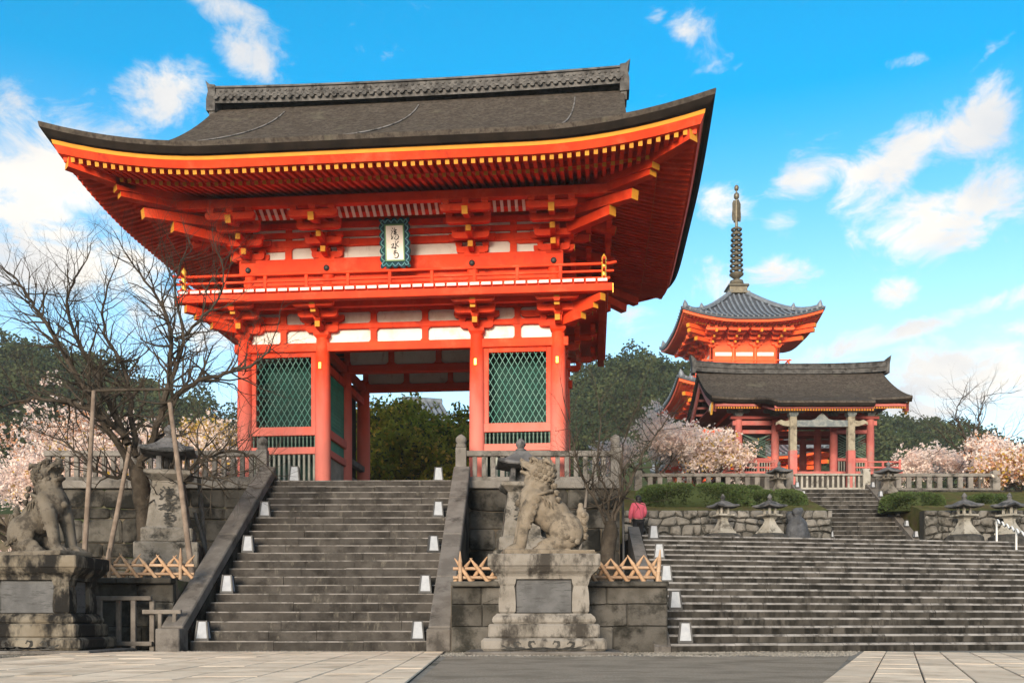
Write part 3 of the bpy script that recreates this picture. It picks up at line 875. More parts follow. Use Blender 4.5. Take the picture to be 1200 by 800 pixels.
def strokes(mb, lines, tf, wd, y0=-.064, y1=-.052):
    for pts, ww in lines:
        q = [tf(*p) for p in pts]
        # smooth the brush line
        s_ = []
        for i in range(len(q)-1):
            p0, p1, p2, p3 = q[max(i-1,0)], q[i], q[i+1], q[min(i+2,len(q)-1)]
            for k in range(5):
                t = k/5
                s_.append(tuple(.5*((2*p1[j]) + (-p0[j]+p2[j])*t + (2*p0[j]-5*p1[j]+4*p2[j]-p3[j])*t*t + (-p0[j]+3*p1[j]-3*p2[j]+p3[j])*t**3) for j in (0, 1)))
        s_.append(q[-1])
        n = len(s_); L_, R_ = [], []
        for i, p in enumerate(s_):
            a, b = s_[max(i-1,0)], s_[min(i+1,n-1)]
            dx, dz = b[0]-a[0], b[1]-a[1]; l = math.hypot(dx, dz) or 1
            h = wd*ww*(.35 + .65*math.sin(PI*min(1, (i+.6)/n*1.05)))*(.8+.4*math.sin(i*1.7))
            L_.append((p[0]-dz/l*h, p[1]+dx/l*h)); R_.append((p[0]+dz/l*h, p[1]-dx/l*h))
        rows = [[(a[0], y1, a[1]), (a[0], y0, a[1]), (b[0], y0, b[1]), (b[0], y1, b[1])] for a, b in zip(L_, R_)]
        mb.grid(rows)
G1 = [[(262,272),(270,285)],[(250,292),(262,306),(250,328)],[(247,330),(256,352),(252,378),(272,346)],[(284,272),(292,300),(288,340)],[(270,296),(306,290),(278,312),(306,312),(276,330),(312,328)],[(290,342),(318,340),(322,364),(302,380),(280,368),(300,352)]]
G2 = [[(288,392),(293,425),(288,466),(276,458)],[(243,428),(272,418),(262,440),(244,456)],[(322,396),(300,420)],[(296,424),(308,440),(326,446)],[(250,458),(275,452),(300,464)]]
G3 = [[(270,490),(300,484)],[(284,478),(286,508)],[(266,508),(312,500)],[(296,500),(316,516),(312,540),(290,548),(268,540)],[(276,520),(288,528)]]
lines = [(p, 1.0 if g is not G3 else 1.25) for g in (G1, G2, G3) for p in g]
mb = MB()
strokes(mb, lines, lambda x, y: ((x-282)/180*.52, -(y-408)/305*.92), .016)
mb.build('brush_characters', 'ink', plq)
for s in (-1, 1): bc('hanger', 'black_iron', plq, (.25*s, .03, -ph/2-.03), (.1, .12, .06))
plq.location = GC + Matrix.Rotation(GROT, 3, 'Z') @ Vector((0, -.62, 7.08))
plq.rotation_euler = (R(9), 0, GROT)
# ------------------------------------------------------------------ ground and terraces
def sheet(name, poly, z, mat, label=None, kind='structure', thick=None):
    mb = MB()
    if thick: mb.prism(poly, z - thick, z, 0, 'z')
    else: mb.add([(x, y, z) for x, y in poly], [tuple(range(len(poly)))])
    o = mb.build(name, mat)
    tag(o, label, None, None, kind)
    return o
sheet('ground', [(-700, -300), (700, -300), (700, 900), (-700, 900)], 0, 'gravel_ground', 'grey gravel ground in front of the stairs')
sheet('road', [(.5, -16), (-.95, 9.3), (-1.15, 16.4), (5.9, 16.4), (3.1, 9.3), (1.6, 6), (1.2, -16)], .004, 'asphalt', 'grey asphalt strip between the two pale slab paths')
sheet('upper_terrace', [(-13.5, 26.52), (3.05, 26.52), (3.05, 120), (-60, 120), (-60, 40), (-13.5, 34)], 4.58, 'earth', 'upper terrace that carries the great gate', thick=4.6)
sheet('planter_bed', [(-1.22, 18.75), (3.02, 18.75), (3.75, 26.5), (-1.22, 26.5)], 1.37, 'earth', 'planted bed between the two stairs', thick=1.4)
sheet('garden_ground', [(-60, 20.2), (-7.22, 20.2), (-7.22, 26.5), (-13.4, 26.5), (-13.4, 60), (-60, 60)], 1.50, 'earth', 'garden ground under the cherry trees', thick=1.5)
sheet('landing', [(3.6, 28.2), (24, 32.0), (40, 36), (40, 60), (3.1, 60)], 3.147, 'stone_step', 'paved landing at the head of the broad stairs', thick=3.1)
mb = MB()
pl_ = [(33.2, 3.0), (33.2, 4.52), (37.6, 5.86), (110, 5.9), (110, 3.0)]
mb.prism(pl_, 3.2, 11.24, 0, 'x'); mb.prism(pl_, 14.56, 60, 0, 'x')
mb.prism([(37.8, 3.0), (37.8, 5.87), (110, 5.895), (110, 3.0)], 11.25, 14.55, 0, 'x')
tag(mb.build('grass_bank', 'moss_grass'), 'mossy bank rising to the upper fence', None, None, 'structure')

# pale slab paths
def slab_path(name, label, origin, ang, widths, y0, y1, ln, seed, right):
    root = put(name, None, None, origin, (0, 0, ang)); tag(root, label, None, None, 'structure')
    r = random.Random(seed)
    W_ = sum(widths)
    mb = MB(); s = 1 if right else -1
    mb.b6(min(0, s*W_), max(0, s*W_), y0, y1, -.02, .010); mb.build('joint_bed', 'mortar_dark', root)
    x = 0
    for wd in widths:
        y = y0 + r.uniform(-.8, 0)
        while y < y1:
            l_ = ln * r.uniform(.75, 1.3)
            ya, yb = max(y, y0), min(y + l_, y1)
            if yb - ya > .2:
                a, b = x * s, (x + wd) * s
                bc('paving_slab', 'slab_pale', root, ((a+b)/2, (ya+yb)/2, .0 + r.uniform(-.002, .004)), (wd-.016, yb-ya-.016, .05), (r.uniform(-.002, .002), r.uniform(-.002, .002), 0), .008)
            y += l_
        x += wd
    return root
slab_path('slab_path', 'pale stone slab path leading to the gate stairs', (-.72, 0, 0), R(1.9), [.38] + [.68, .6, .72, .62, .7, .64, .7, .66, .6, .72], -9, 18.55, 1.5, 3, False)
rp = slab_path('slab_path', 'pale stone slab path leading to the broad stairs', (-.78, 0, 0), R(-22.6), [.42, .5, .46, .52, .5, .48, .52, .5, .5, .5], 4.5, 20.2, 1.5, 4, True)

# ------------------------------------------------------------------ stairs
def step_block(L, d, h, mat, ch):
    key = ('step', round(L, 2), d, h, mat, ch)
    def mk():
        mb = MB()
        x = L/2
        pr = [(0, 0), (0, h-ch), (ch*.8, h), (d, h), (d, 0)]
        vs = [(-x, a, b) for a, b in pr] + [(x, a, b) for a, b in pr]
        n = len(pr)
        mb.add(vs, [tuple(range(n)), tuple(range(2*n-1, n-1, -1))] + [(i, (i+1) % n, (i+1) % n + n, i+n) for i in (0, 2, 3, 4)], 0)
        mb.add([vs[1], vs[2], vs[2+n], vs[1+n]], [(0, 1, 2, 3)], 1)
        return mb.mesh('stone_block', [mat, 'stone_nosing' if mat == 'stone_big_step' else 'stone_nosing_worn_skylit'])
    return shared(key, mk)
def stairs(root, n, h, d, xl, xr, mat, ch, wmin, wmax, seed, jit=.006):
    r = random.Random(seed)
    for i in range(n):
        a, b = xl(i), xr(i)
        x = a
        while x < b - .05:
            L = r.uniform(wmin, wmax)
            if b - x - L < wmin * .6: L = b - x
            L = min(L, b - x)
            q = max(.2, round(L - .008, 2))
            put('stone_block', step_block(q, d + .10, h, mat, ch), root, (x + L/2, d*i + r.uniform(-jit, jit), h*i + r.uniform(-jit*.4, jit*.4)), (0, 0, r.uniform(-.0025, .0025)))
            x += L
    mb = MB()
    for i in range(n):
        mb.b6(xl(i), xr(i), d*(i)+.05, d*n + .1, h*i+.0, h*(i+1)-.03)
    return mb.build('stair_core', 'mortar_dark', root)
gst = thing('gate_stairs', 'steep weathered stone stairs climbing to the vermilion gate', 'stairs', (-4.23, 19.6, 0), R(-.6))
NS, HS, DS = 22, 4.58/22, 7.1/22
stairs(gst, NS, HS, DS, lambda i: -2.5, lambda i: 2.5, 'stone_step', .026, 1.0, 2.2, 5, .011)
def balustrade(root, x0, x1):
    # sloping coping in three stones on a solid flank, a squat block at the foot
    a, b = Vector((0, -.30, .50)), Vector((0, 6.95, 4.98))
    mb = MB(); mb.prism([(-.15, 0), (-.15, .25), (7.1, 4.75), (7.3, 4.75), (7.3, 0)], x0+.04, x1-.04, 0, 'x'); mb.build('flank', 'stone_wall', root)
    n = 4
    for k in range(n):
        p, q = a.lerp(b, k/n), a.lerp(b, (k+1)/n)
        dv = (q-p); L = dv.length
        rot = Euler((math.atan2(dv.z, dv.y), 0, 0))
        bc('coping_stone', 'stone_rail', root, ((x0+x1)/2, (p.y+q.y)/2, (p.z+q.z)/2 - .10), (x1-x0, L-.006, .26), rot, .025)
    bx('foot_block', 'stone_rail', root, x0-.015, x1+.015, -.62, -.1, 0, .47, .02)
balustrade(gst, -2.98, -2.52); balustrade(gst, 2.52, 2.98)

bst = thing('broad_stairs', 'broad grey stone stairs rising to the landing with step edges pale from wear and painted sky light', 'stairs', (3.13, 18.6, 0), R(10.5))
NB, HB, DB = 18, 3.15/18, .505
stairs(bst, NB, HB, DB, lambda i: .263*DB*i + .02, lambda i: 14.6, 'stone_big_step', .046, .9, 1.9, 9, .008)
mb = MB()
p0, p1 = Vector((-.02, -.1, .0)), Vector((2.38, 9.2, 3.15))
pr = []
for t, zz in ((0, .12), (.04, .34), (1, 3.45)):
    pr.append((p0.lerp(p1, t), zz))
l_ = [[Vector((p.x - .34, p.y, -.2 + p0.lerp(p1, t).z*0)), Vector((p.x - .34, p.y, zz)), Vector((p.x, p.y, zz)), Vector((p.x, p.y, -.2))] for (p, zz), t in zip(pr, (0, .04, 1))]
mb.grid(l_); mb.add(l_[0], [(0, 1, 2, 3)]); mb.add(l_[-1], [(3, 2, 1, 0)])
mb.build('side_kerb', 'stone_rail', bst)

ust = thing('upper_stairs', 'narrow dark stone stairs between two sloping kerbs below the porch of the smaller gate', 'stairs', (12.9, 33.3, 3.15), 0)
NU, HU, DU = 14, 2.75/14, 4.5/14
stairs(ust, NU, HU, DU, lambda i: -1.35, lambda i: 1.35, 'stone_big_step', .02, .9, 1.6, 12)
for s in (-1, 1):
    mb = MB(); mb.prism([(-.25, 0), (-.25, .18), (4.5, 2.98), (4.75, 2.98), (4.75, 0)], 1.37*s, 1.65*s, 0, 'x'); mb.build('side_kerb', 'stone_rail', ust)

# ------------------------------------------------------------------ stone walls, every stone its own piece
def stone_wall(name, label, o, dirx, L, H, rowh, wmin, wmax, mat, seed, jit=.03, bulge=.05, gap=.014, rough=1.0, batter=0., cop=None, backmat='mortar_dark', depth=.4):
    """stones laid in uneven rows on the face that starts at o and runs along dirx; outward is to the right of dirx turned -90"""
    ang = math.atan2(dirx[1], dirx[0])
    root = thing(name, label, 'wall', o, ang)
    r = random.Random(seed)
    mb = MB(); mb.b6(0, L, .03, depth, 0, H-.01); mb.build('wall_core', backmat, root)
    nrow = max(1, round(H/rowh))
    zs = [0] + [H*(i + r.uniform(-.22, .22))/nrow for i in range(1, nrow)] + [H]
    cuts = []
    for j in range(nrow):
        x = 0; c = [0.]
        while True:
            x += r.uniform(wmin, wmax)
            if x > L - wmin*.6: break
            c.append(x)
        c.append(L); cuts.append(c)
    def zz(j, x):
        if j == 0: return 0.
        if j == nrow: return H
        return zs[j] + rowh*(.20*rough if rough < 1.25 else .62)*nz(x*1.1/max(wmin, .2)*.4, j*7.3, seed*3.1)
    cnt = 0
    for j in range(nrow):
        c = cuts[j]
        for i in range(len(c)-1):
            xa, xb = c[i], c[i+1]
            g = gap/2
            sk0 = r.uniform(-1, 1)*jit*.8 if i else 0; sk1 = r.uniform(-1, 1)*jit*.8 if i < len(c)-2 else 0
            cs = [(xa+g+sk0*.5, zz(j, xa)+g), ((xa+xb)/2, zz(j, (xa+xb)/2)+g), (xb-g+sk1*.5, zz(j, xb)+g), (xb-g-sk1*.5, zz(j+1, xb)-g), ((xa+xb)/2, zz(j+1, (xa+xb)/2)-g), (xa+g-sk0*.5, zz(j+1, xa)-g)]
            cs = [(max(0, min(L, x + (r.uniform(-jit, jit)*.4 if 0 < k < 5 else 0))), max(0, min(H, z))) for k, (x, z) in enumerate(cs)]
            cx = sum(p[0] for p in cs)/6; cz = sum(p[1] for p in cs)/6
            # rough corners chamfered away
            oc = []
            for k in range(6):
                p, q, s_ = cs[k-1], cs[k], cs[(k+1) % 6]
                if k in (1, 4): oc.append(q); continue
                f = r.uniform(.06, .2)*rough
                oc.append((lerp(q[0], p[0], f), lerp(q[1], p[1], f))); oc.append((lerp(q[0], s_[0], f), lerp(q[1], s_[1], f)))
            n = len(oc)
            b = bulge*r.uniform(.5, 1.2)
            m_ = MB()
            ring0 = [(x-cx, .06, z-cz) for x, z in oc]
            ring1 = [(x-cx, -b*.35, z-cz) for x, z in oc]
            sx = 1 - min(.3, .07/(xb-xa)*2*rough); sz = 1 - min(.3, .035/(H/nrow)*2*rough)
            ring2 = [((x-cx)*sx, -b - r.uniform(0, .015), (z-cz)*sz) for x, z in oc]
            m_.grid([ring0, ring1, ring2], 0, True)
            m_.add(ring2 + [(r.uniform(-.05, .05), -b*1.25, r.uniform(-.03, .03))], [(k, (k+1) % n, n) for k in range(n)])
            m_.build('stone', mat, root, loc=(cx, 0, cz)); cnt += 1
    if cop:
        x = 0
        while x < L - .05:
            l_ = min(r.uniform(1.0, 1.9), L - x)
            if L - x - l_ < .4: l_ = L - x
            bc('coping_stone', cop[0], root, (x + l_/2, depth/2-.10, H + cop[1]/2 + .002), (l_-.01, depth+.14, cop[1]), None, .02)
            x += l_
    return root
stone_wall('terrace_wall', 'dark mossy block wall under the stone fence right of the gate stairs', (-1.22, 26.5, 1.4), (1, 0), 4.25, 2.95, .55, .7, 1.4, 'stone_wall', 21, .05, .05, .02, .8, cop=('stone_fence', .22))
stone_wall('terrace_wall', 'dark mossy block wall under the stone fence left of the gate stairs', (-13.4, 26.5, 1.5), (1, 0), 6.17, 2.85, .5, .6, 1.3, 'stone_wall', 22, .06, .06, .02, .9, cop=('stone_fence', .22))
stone_wall('planter_wall', 'dressed block wall of the bed behind the open-backed lion', (-1.2, 18.55, 0), (1, 0), 4.28, 1.30, .43, .55, 1.05, 'stone_block', 23, .015, .02, .012, .35, cop=('stone_block', .10))
stone_wall('planter_wall', 'dark low wall behind the wooden barrier left of the gate stairs', (-16, 20.05, 0), (1, 0), 8.77, 1.42, .47, .6, 1.2, 'stone_wall', 24, .02, .02, .012, .4, cop=('stone_wall', .12))
stone_wall('rubble_wall', 'rubble stone wall under the long clipped hedge', (3.9, 33, 3.15), (1, 0), 7.35, 1.38, .30, .26, .58, 'stone_rubble', 25, .13, .08, .035, 1.6)
stone_wall('rubble_wall', 'rubble stone wall right of the narrow upper stairs', (14.5, 33, 3.15), (1, 0), 6.4, 1.38, .30, .26, .52, 'stone_rubble', 26, .13, .09, .035, 1.7)
stone_wall('rubble_wall', 'low dark rubble wall under the upper fence right of the narrow stairs', (14.7, 37.3, 5.0), (1, 0), 5.6, .85, .28, .3, .6, 'stone_wall', 27, .05, .06, .03, 1.3)

# ------------------------------------------------------------------ stone fences
def fpost(h, w_, mat, cap=True):
    def mk():
        mb = MB()
        if cap:
            mb.lathe([(w_*.70, 0), (w_*.70, h*.70)], 4, a0=PI/4)
            mb.lathe([(w_*.42, h*.70), (w_*.5, h*.72), (w_*.5, h*.78), (w_*.40, h*.80), (w_*.52, h*.86), (w_*.50, h*.92), (w_*.28, h*.97), (w_*.05, h)], 14)
        else: mb.lathe([(w_*.70, 0), (w_*.70, h-.05), (w_*.6, h)], 4, a0=PI/4)
        return mb.mesh('post', mat, 40)
    return shared(('fpost', h, w_, mat, cap), mk)
def stone_fence(name, label, a, b, h, pitch, posts, mat='stone_fence', bw=.13, bd=.11, group=None, ph=None, caps=True, rail=.16):
    a, b = Vector(a), Vector(b)
    ang = math.atan2(b.y-a.y, b.x-a.x); L = math.hypot(b.x-a.x, b.y-a.y)
    root = thing(name, label, 'fence', a, ang, group)
    slope = math.atan2(b.z-a.z, L)
    bx('top_rail', mat, root, 0, L, -.10, .10, h-rail, h, .02)
    bx('bottom_rail', mat, root, 0, L, -.10, .10, 0, .14, .02)
    n = max(1, round(L/pitch))
    for i in range(n):
        x = (i+.5)*L/n
        if any(abs(x-p) < .2 for p in posts): continue
        bc('baluster', mat, root, (x, 0, (h-rail+.14)/2), (bw, bd, h-rail-.14), None, .015)
    for p in posts: put('post', fpost(ph or h*1.35, .34 if ph is None else .30, mat, caps), root, (p, 0, 0))
    return root
stone_fence('stone_fence', 'stone fence with a capped newel standing right of the gate stairs', (-1.45, 26.72, 4.58), (3.0, 26.72, 4.58), .88, .26, [0, 4.4], ph=1.36)
stone_fence('stone_fence', 'stone fence standing left of the gate stairs behind the bare tree', (-13.3, 26.72, 4.58), (-7.02, 26.72, 4.58), .88, .26, [6.2, 2.6], ph=1.3)
stone_fence('stone_fence', 'weathered stone fence above the long clipped hedge', (5.0, 38, 5.86), (11.3, 38, 5.86), .74, .40, [.1, 6.2], bw=.2, ph=.85, caps=False, rail=.14)
stone_fence('stone_fence', 'pale barred barrier across the head of the narrow upper stairs', (11.45, 38.1, 5.9), (14.4, 38.1, 5.9), .70, .21, [2.9], mat='stone_lantern_pale', bw=.09, bd=.06, ph=.9, caps=False, rail=.08)
stone_fence('stone_fence', 'weathered stone fence ending in a corner post near the pink trees', (14.6, 38, 5.86), (19.6, 38, 5.86), .74, .40, [4.95], bw=.2, ph=.85, caps=False, rail=.14)

# loose pebbles along the foot of the walls: nobody could count them
import numpy as np
g_ = np.random.default_rng(3)
n = 15000
C = np.stack([g_.uniform(-9, 9.5, n), g_.uniform(15.6, 19.2, n)], axis=1)
keep = []
for x, y in C:
    if -8.4 < x < -1.28 and y < 18.7: continue
    if (y-19.6 > -.4 and x < -1) : continue
    edge = 6.7 + (y-18.1)*.42
    if x > edge-.05: continue
    if y < 16.4 + .5*nz(x*1.3, 4.) and -1.3 < x < 6: continue
    keep.append((x, y))
mb = MB()
rr_ = random.Random(2)
for x, y in keep:
    q = rr_.uniform(.012, .032)
    a = rr_.uniform(0, 3)
    ca, sa = math.cos(a)*q, math.sin(a)*q
    mb.add([(x+ca, y+sa, .004), (x-sa, y+ca, .004), (x-ca, y-sa, .004), (x+sa, y-ca, .004), (x+ca*.2, y+sa*.2, q*.8)], [(0, 1, 4), (1, 2, 4), (2, 3, 4), (3, 0, 4)])
tag(mb.build('gravel', 'gravel_ground', None, False, False), 'loose grey gravel at the foot of the stairs', None, None, 'stuff')
# ------------------------------------------------------------------ carved lions
def sculpt(mb, voxel, it=4, fac=.5):
    me = mb.mesh('raw', 'stone_statue', False, True)
    o = bpy.data.objects.new('raw', me); col.objects.link(o)
    m = o.modifiers.new('r', 'REMESH'); m.mode = 'VOXEL'; m.voxel_size = voxel
    s = o.modifiers.new('s', 'SMOOTH'); s.factor = fac; s.iterations = it
    dg = bpy.context.evaluated_depsgraph_get()
    r = bpy.data.meshes.new_from_object(o.evaluated_get(dg))
    bpy.data.objects.remove(o); bpy.data.meshes.remove(me)
    r.polygons.foreach_set('use_smooth', [True]*len(r.polygons))
    return r
def curl(cm, c, q, out=(1, 0, 0)):
    """a snail curl: flattened ball, raised coil and button"""
    o_ = Vector(out).normalized(); c = Vector(c)
    rot = o_.to_track_quat('Z', 'Y').to_matrix()
    cm.ell(c, (q, q, q*.62), rot, 10, 6)
    pts = [c + rot @ Vector((q*.66*(1-k/15)*math.cos(k*.62), q*.66*(1-k/15)*math.sin(k*.62), q*.5 + q*.022*k)) for k in range(14)]
    cm.tube(pts, q*.15, 5)
def lion(mat, is_open, yaw, pitch, seed):
    """body grown from overlapping volumes, then curls, eyes, teeth and claws carved on it"""
    r = random.Random(seed)
    mb, cm = MB(), MB()
    E_ = lambda c, q, rot=None: mb.ell(c, q, rot, 18, 12)
    def limb(pts, rad):
        mb.tube(pts, rad, 14)
        for p, q in zip(pts, rad): E_(p, (q, q, q))
    E_((.20, 0, .98), (.31, .30, .37)); E_((.05, 0, .88), (.33, .28, .36)); E_((-.18, 0, .70), (.33, .27, .34)); E_((-.40, 0, .48), (.32, .28, .32)); E_((.13, 0, 1.26), (.25, .24, .32))
    for s in (-1, 1):
        E_((-.38, .19*s, .42), (.33, .17, .36), Euler((0, R(24), 0)).to_matrix())
        E_((-.16, .24*s, .17), (.27, .11, .13)); E_((.02, .25*s, .09), (.19, .12, .085))
        limb([(.22, .18*s, 1.02), (.35, .20*s, .70), (.43, .20*s, .42), (.48, .20*s, .14)], [.18, .145, .115, .11])
        E_((.56, .20*s, .085), (.16, .125, .085))
        for k in (-1, 0, 1):
            E_((.69, (.20*s + .078*k), .06), (.085, .045, .058)); E_((.17, (.25*s + .07*k), .055), (.075, .042, .05))
            cm.tube([(.755, .20*s+.078*k, .06), (.80, .20*s+.078*k, .015)], [.02, .006], 5)
        for k in range(5): curl(cm, (.20 + .035*k - .02, (.20+.125-.012*k)*s, .98 - .125*k), .062 - .004*k, (.2, s, .1))
        for k in range(3): curl(cm, (-.58+.10*k, .34*s, .20+.05*k), .06, (-.2, s, .1))
        # shoulder flame lines
        for k in range(3): cm.tube([(.16-.06*k, .27*s, 1.12-.02*k), (.04-.06*k, .30*s, 1.0-.03*k), (.02-.07*k, .295*s, .86-.02*k)], [.012, .022, .008], 5)
    n = 26
    ringp = [(.15 + .325*math.cos(2*PI*k/n), .315*math.sin(2*PI*k/n), 1.08 - .11*math.cos(2*PI*k/n)) for k in range(n+1)]
    cm.tube(ringp, .034, 6)
    cm.ell((.50, 0, .95), (.07, .07, .075), None, 12, 8)
    H = Matrix.Translation((.12, 0, 1.47)) @ Matrix.Scale(.88, 4) @ Euler((0, R(-pitch), R(yaw))).to_matrix().to_4x4()
    mb.T = H; cm.T = H
    E_((0, 0, .13), (.25, .225, .25)); E_((-.07, 0, .02), (.25, .235, .28))
    E_((.22, 0, .135), (.20, .165, .095)); E_((.36, 0, .15), (.12, .145, .07)); E_((.46, 0, .195), (.055, .08, .045))
    lj = -.15 if is_open else -.04
    E_((.18, 0, .0 + lj), (.20, .13, .06), Euler((0, R(16 if is_open else 2), 0)).to_matrix())
    E_((.35, 0, -.0 + lj - (.04 if is_open else 0)), (.07, .11, .05)); E_((.12, 0, -.15), (.15, .13, .16))
    for s in (-1, 1):
        E_((.20, .115*s, .295), (.12, .085, .045)); E_((.34, .105*s, .11), (.09, .055, .06)); E_((.10, .15*s, .05), (.12, .08, .1))
        cm.ell((.255, .125*s, .235), (.038, .036, .036), None, 10, 7)
        cm.tube([(.225+.05*math.cos(a), (.150)*s, .235+.046*math.sin(a)) for a in np_lin(0, 6.283, 12)], .011, 5)
        cm.tube([(.32, .05*s, .285), (.24, .13*s, .325), (.12, .19*s, .30), (.06, .215*s, .24)], [.02, .034, .03, .015], 6)
        cm.tube([(.50, .035*s, .22), (.47, .08*s, .215), (.44, .085*s, .18)], .014, 5)
        cm.tube([(.44, .09*s, .09), (.34, .155*s, .075), (.22, .165*s, .05), (.12, .155*s, -.02)], [.015, .022, .022, .012], 6)
        cm.tube([(-.02, .20*s, .30), (-.10, .26*s, .36), (-.22, .25*s, .30)], [.05, .06, .012], 7)
        cm.tube([(.40, .085*s, .10), (.40, .085*s, .02)], [.022, .006], 5)
        for k in range(3): curl(cm, (.16 - .07*k, .17*s, -.10 - .04*k), .05, (.2, s, 0))
    if is_open:
        for k in range(-3, 4): cm.box((.42 - .006*k*k, .03*k, .075), (.03, .024, .045)); cm.box((.385 - .006*k*k, .026*k, lj + .02), (.026, .022, .04))
    for i in range(7):
        th = R(16 + 22*i)
        m = 4 + int(7*math.sin(th))
        for k in range(m):
            a = PI*.40 + (2*PI - PI*.80)*(k + .5*(i % 2))/max(1, m-1)
            x, y, z = math.sin(th)*math.cos(a), math.sin(th)*math.sin(a), math.cos(th)
            if x > .30: continue
            curl(cm, (-.05 + .275*x, .26*y, .08 + .30*z), .075, (x, y, z))
    mb.T = None; cm.T = None
    for i in range(3):
        for k in range(4): curl(cm, (-.135 - .035*i - .02*abs(k-1.5), -.21 + .14*k, 1.26 - .13*i), .066, (-1, (k-1.5)*.5, .4))
    limb([(-.62, 0, .2), (-.73, 0, .4), (-.75, 0, .62)], [.09, .10, .09])
    for (x, z, q) in ((-.76, .70, .11), (-.70, .80, .085), (-.70, .92, .055)): E_((x, 0, z), (q, q*.9, q*1.15))
    for s in (-1, 1):
        for k in range(4): curl(cm, (-.78 + .01*k, .075*s, .32+.14*k), .07, (-.5, s, .2))
    mb.box((-.05, 0, .0), (1.72, .82, .10))
    me = sculpt(mb, .017, 5)
    cme = cm.mesh('curls', mat, True)
    bm = bmesh.new(); bm.from_mesh(me); bm.from_mesh(cme)
    for f in bm.faces: f.material_index = 0; f.smooth = True
    bm.to_mesh(me); bm.free()
    me.materials.clear(); me.materials.append(MATS[mat])
    return me
def np_lin(a, b, n): return [a + (b-a)*i/(n-1) for i in range(n)]
def pedestal(name, label, loc, rz, mat, mat2):
    root = thing(name, label, 'pedestal', loc, rz)
    def tier(nm, wd, dp, z0, z1, bev, m=mat): return bx(nm, m, root, -wd/2, wd/2, -dp/2, dp/2, z0, z1, bev)
    tier('ground_slab', 2.85, 2.1, 0, .07, .02, 'stone_rail')
    t1 = tier('scroll_tier', 2.30, 1.72, .07, .31, .05)
    tier('plinth_tier', 2.05, 1.48, .312, .57, .03)
    def rounded(nm, prof, n=1):
        mb = MB()
        rows = []
        for wd, dp, z in prof: rows.append([(-wd/2, -dp/2, z), (wd/2, -dp/2, z), (wd/2, dp/2, z), (-wd/2, dp/2, z)])
        mb.grid(rows, 0, True); mb.add(rows[0], [(0, 3, 2, 1)]); mb.add(rows[-1], [(0, 1, 2, 3)])
        return mb.build(nm, mat, root)
    rounded('rounded_tier', [(1.84, 1.28, .572), (1.90, 1.34, .61), (1.91, 1.35, .65), (1.87, 1.31, .70), (1.78, 1.22, .74), (1.74, 1.18, .762)])
    mb = MB(); mb.b6(-.74, .74, -.48, .48, .763, 1.40); mb.build('die_core', 'stain_black', root)
    for sx in (-1, 1):
        for sy in (-1, 1):
            mb = MB()
            pr = [(.125, .763), (.155, .80), (.16, .95), (.15, 1.15), (.13, 1.27), (.15, 1.31), (.165, 1.38), (.165, 1.398)]
            rows = [[(-q, -q, z), (q, -q, z), (q, q, z), (-q, q, z)] for q, z in pr]
            mb.grid(rows, 0, True)
            mb.build('corner_pillar', mat2, root, loc=(.68*sx, .42*sy, 0))
    for sy in (-1, 1): bx('slate_panel', 'slate_panel', root, -.515, .515, sy*.49-.02, sy*.49+.02, .775, 1.385, .01)
    for sx in (-1, 1): bx('slate_panel', 'slate_panel', root, sx*.75-.02, sx*.75+.02, -.25, .25, .775, 1.385, .01)
    rounded('cornice', [(1.72, 1.16, 1.40), (1.74, 1.18, 1.45), (1.80, 1.24, 1.49), (1.92, 1.36, 1.54), (2.00, 1.44, 1.60), (2.03, 1.47, 1.625)])
    tier('cap_slab', 2.07, 1.5, 1.627, 1.86, .02)
    mb = MB(); rr = random.Random(5)
    lines = []
    for s in (-1, 1):
        lines += [([(s*.02, -.06), (s*.18, -.08), (s*.28, .02), (s*.20, .06), (s*.16, .01)], 1.3), ([(s*.22, -.08), (s*.42, -.06), (s*.55, .0), (s*.48, .05), (s*.42, .01)], 1.2), ([(s*.45, -.07), (s*.66, -.05), (s*.78, -.01)], 1.1)]
    lines.append(([(-.75, -.085), (0, -.075), (.75, -.085)], 1.4))
    strokes(mb, lines, lambda x, y: (x, y), .022, -.006, .006)
    mb.build('carved_scroll', 'stain_black', t1, loc=(0, -.86, 0))
    return root
PZ = 1.86
pR = pedestal('lion_pedestal', 'pale tiered stone pedestal with black panel between the two stairs', (.60, 17.95, 0), R(-1), 'stone_pedestal', 'stone_pedestal')
lm = lion('stone_statue', False, -14, 22, 3)
lR = put('stone_lion', lm, None, (.62, 17.95, PZ + .055), (0, 0, PI + R(6)), (1.0, 1.0, 1.0))
tag(lR, 'seated guardian lion of yellowish stone with closed mouth, looking towards the gate stairs', 'statue')
pL = pedestal('lion_pedestal', 'blackened tiered stone pedestal beside the wooden barrier', (-9.22, 18.35, 0), R(0), 'stone_pedestal_old', 'stone_pedestal_old')
lm2 = lion('stone_statue_grey', True, -6, 26, 4)
lL = put('stone_lion', lm2, None, (-9.12, 18.3, PZ + .055), (0, 0, R(-20)), (1.0, 1.0, 1.0))
tag(lL, 'seated guardian lion of grey brown stone with open mouth, on the blackened pedestal', 'statue')

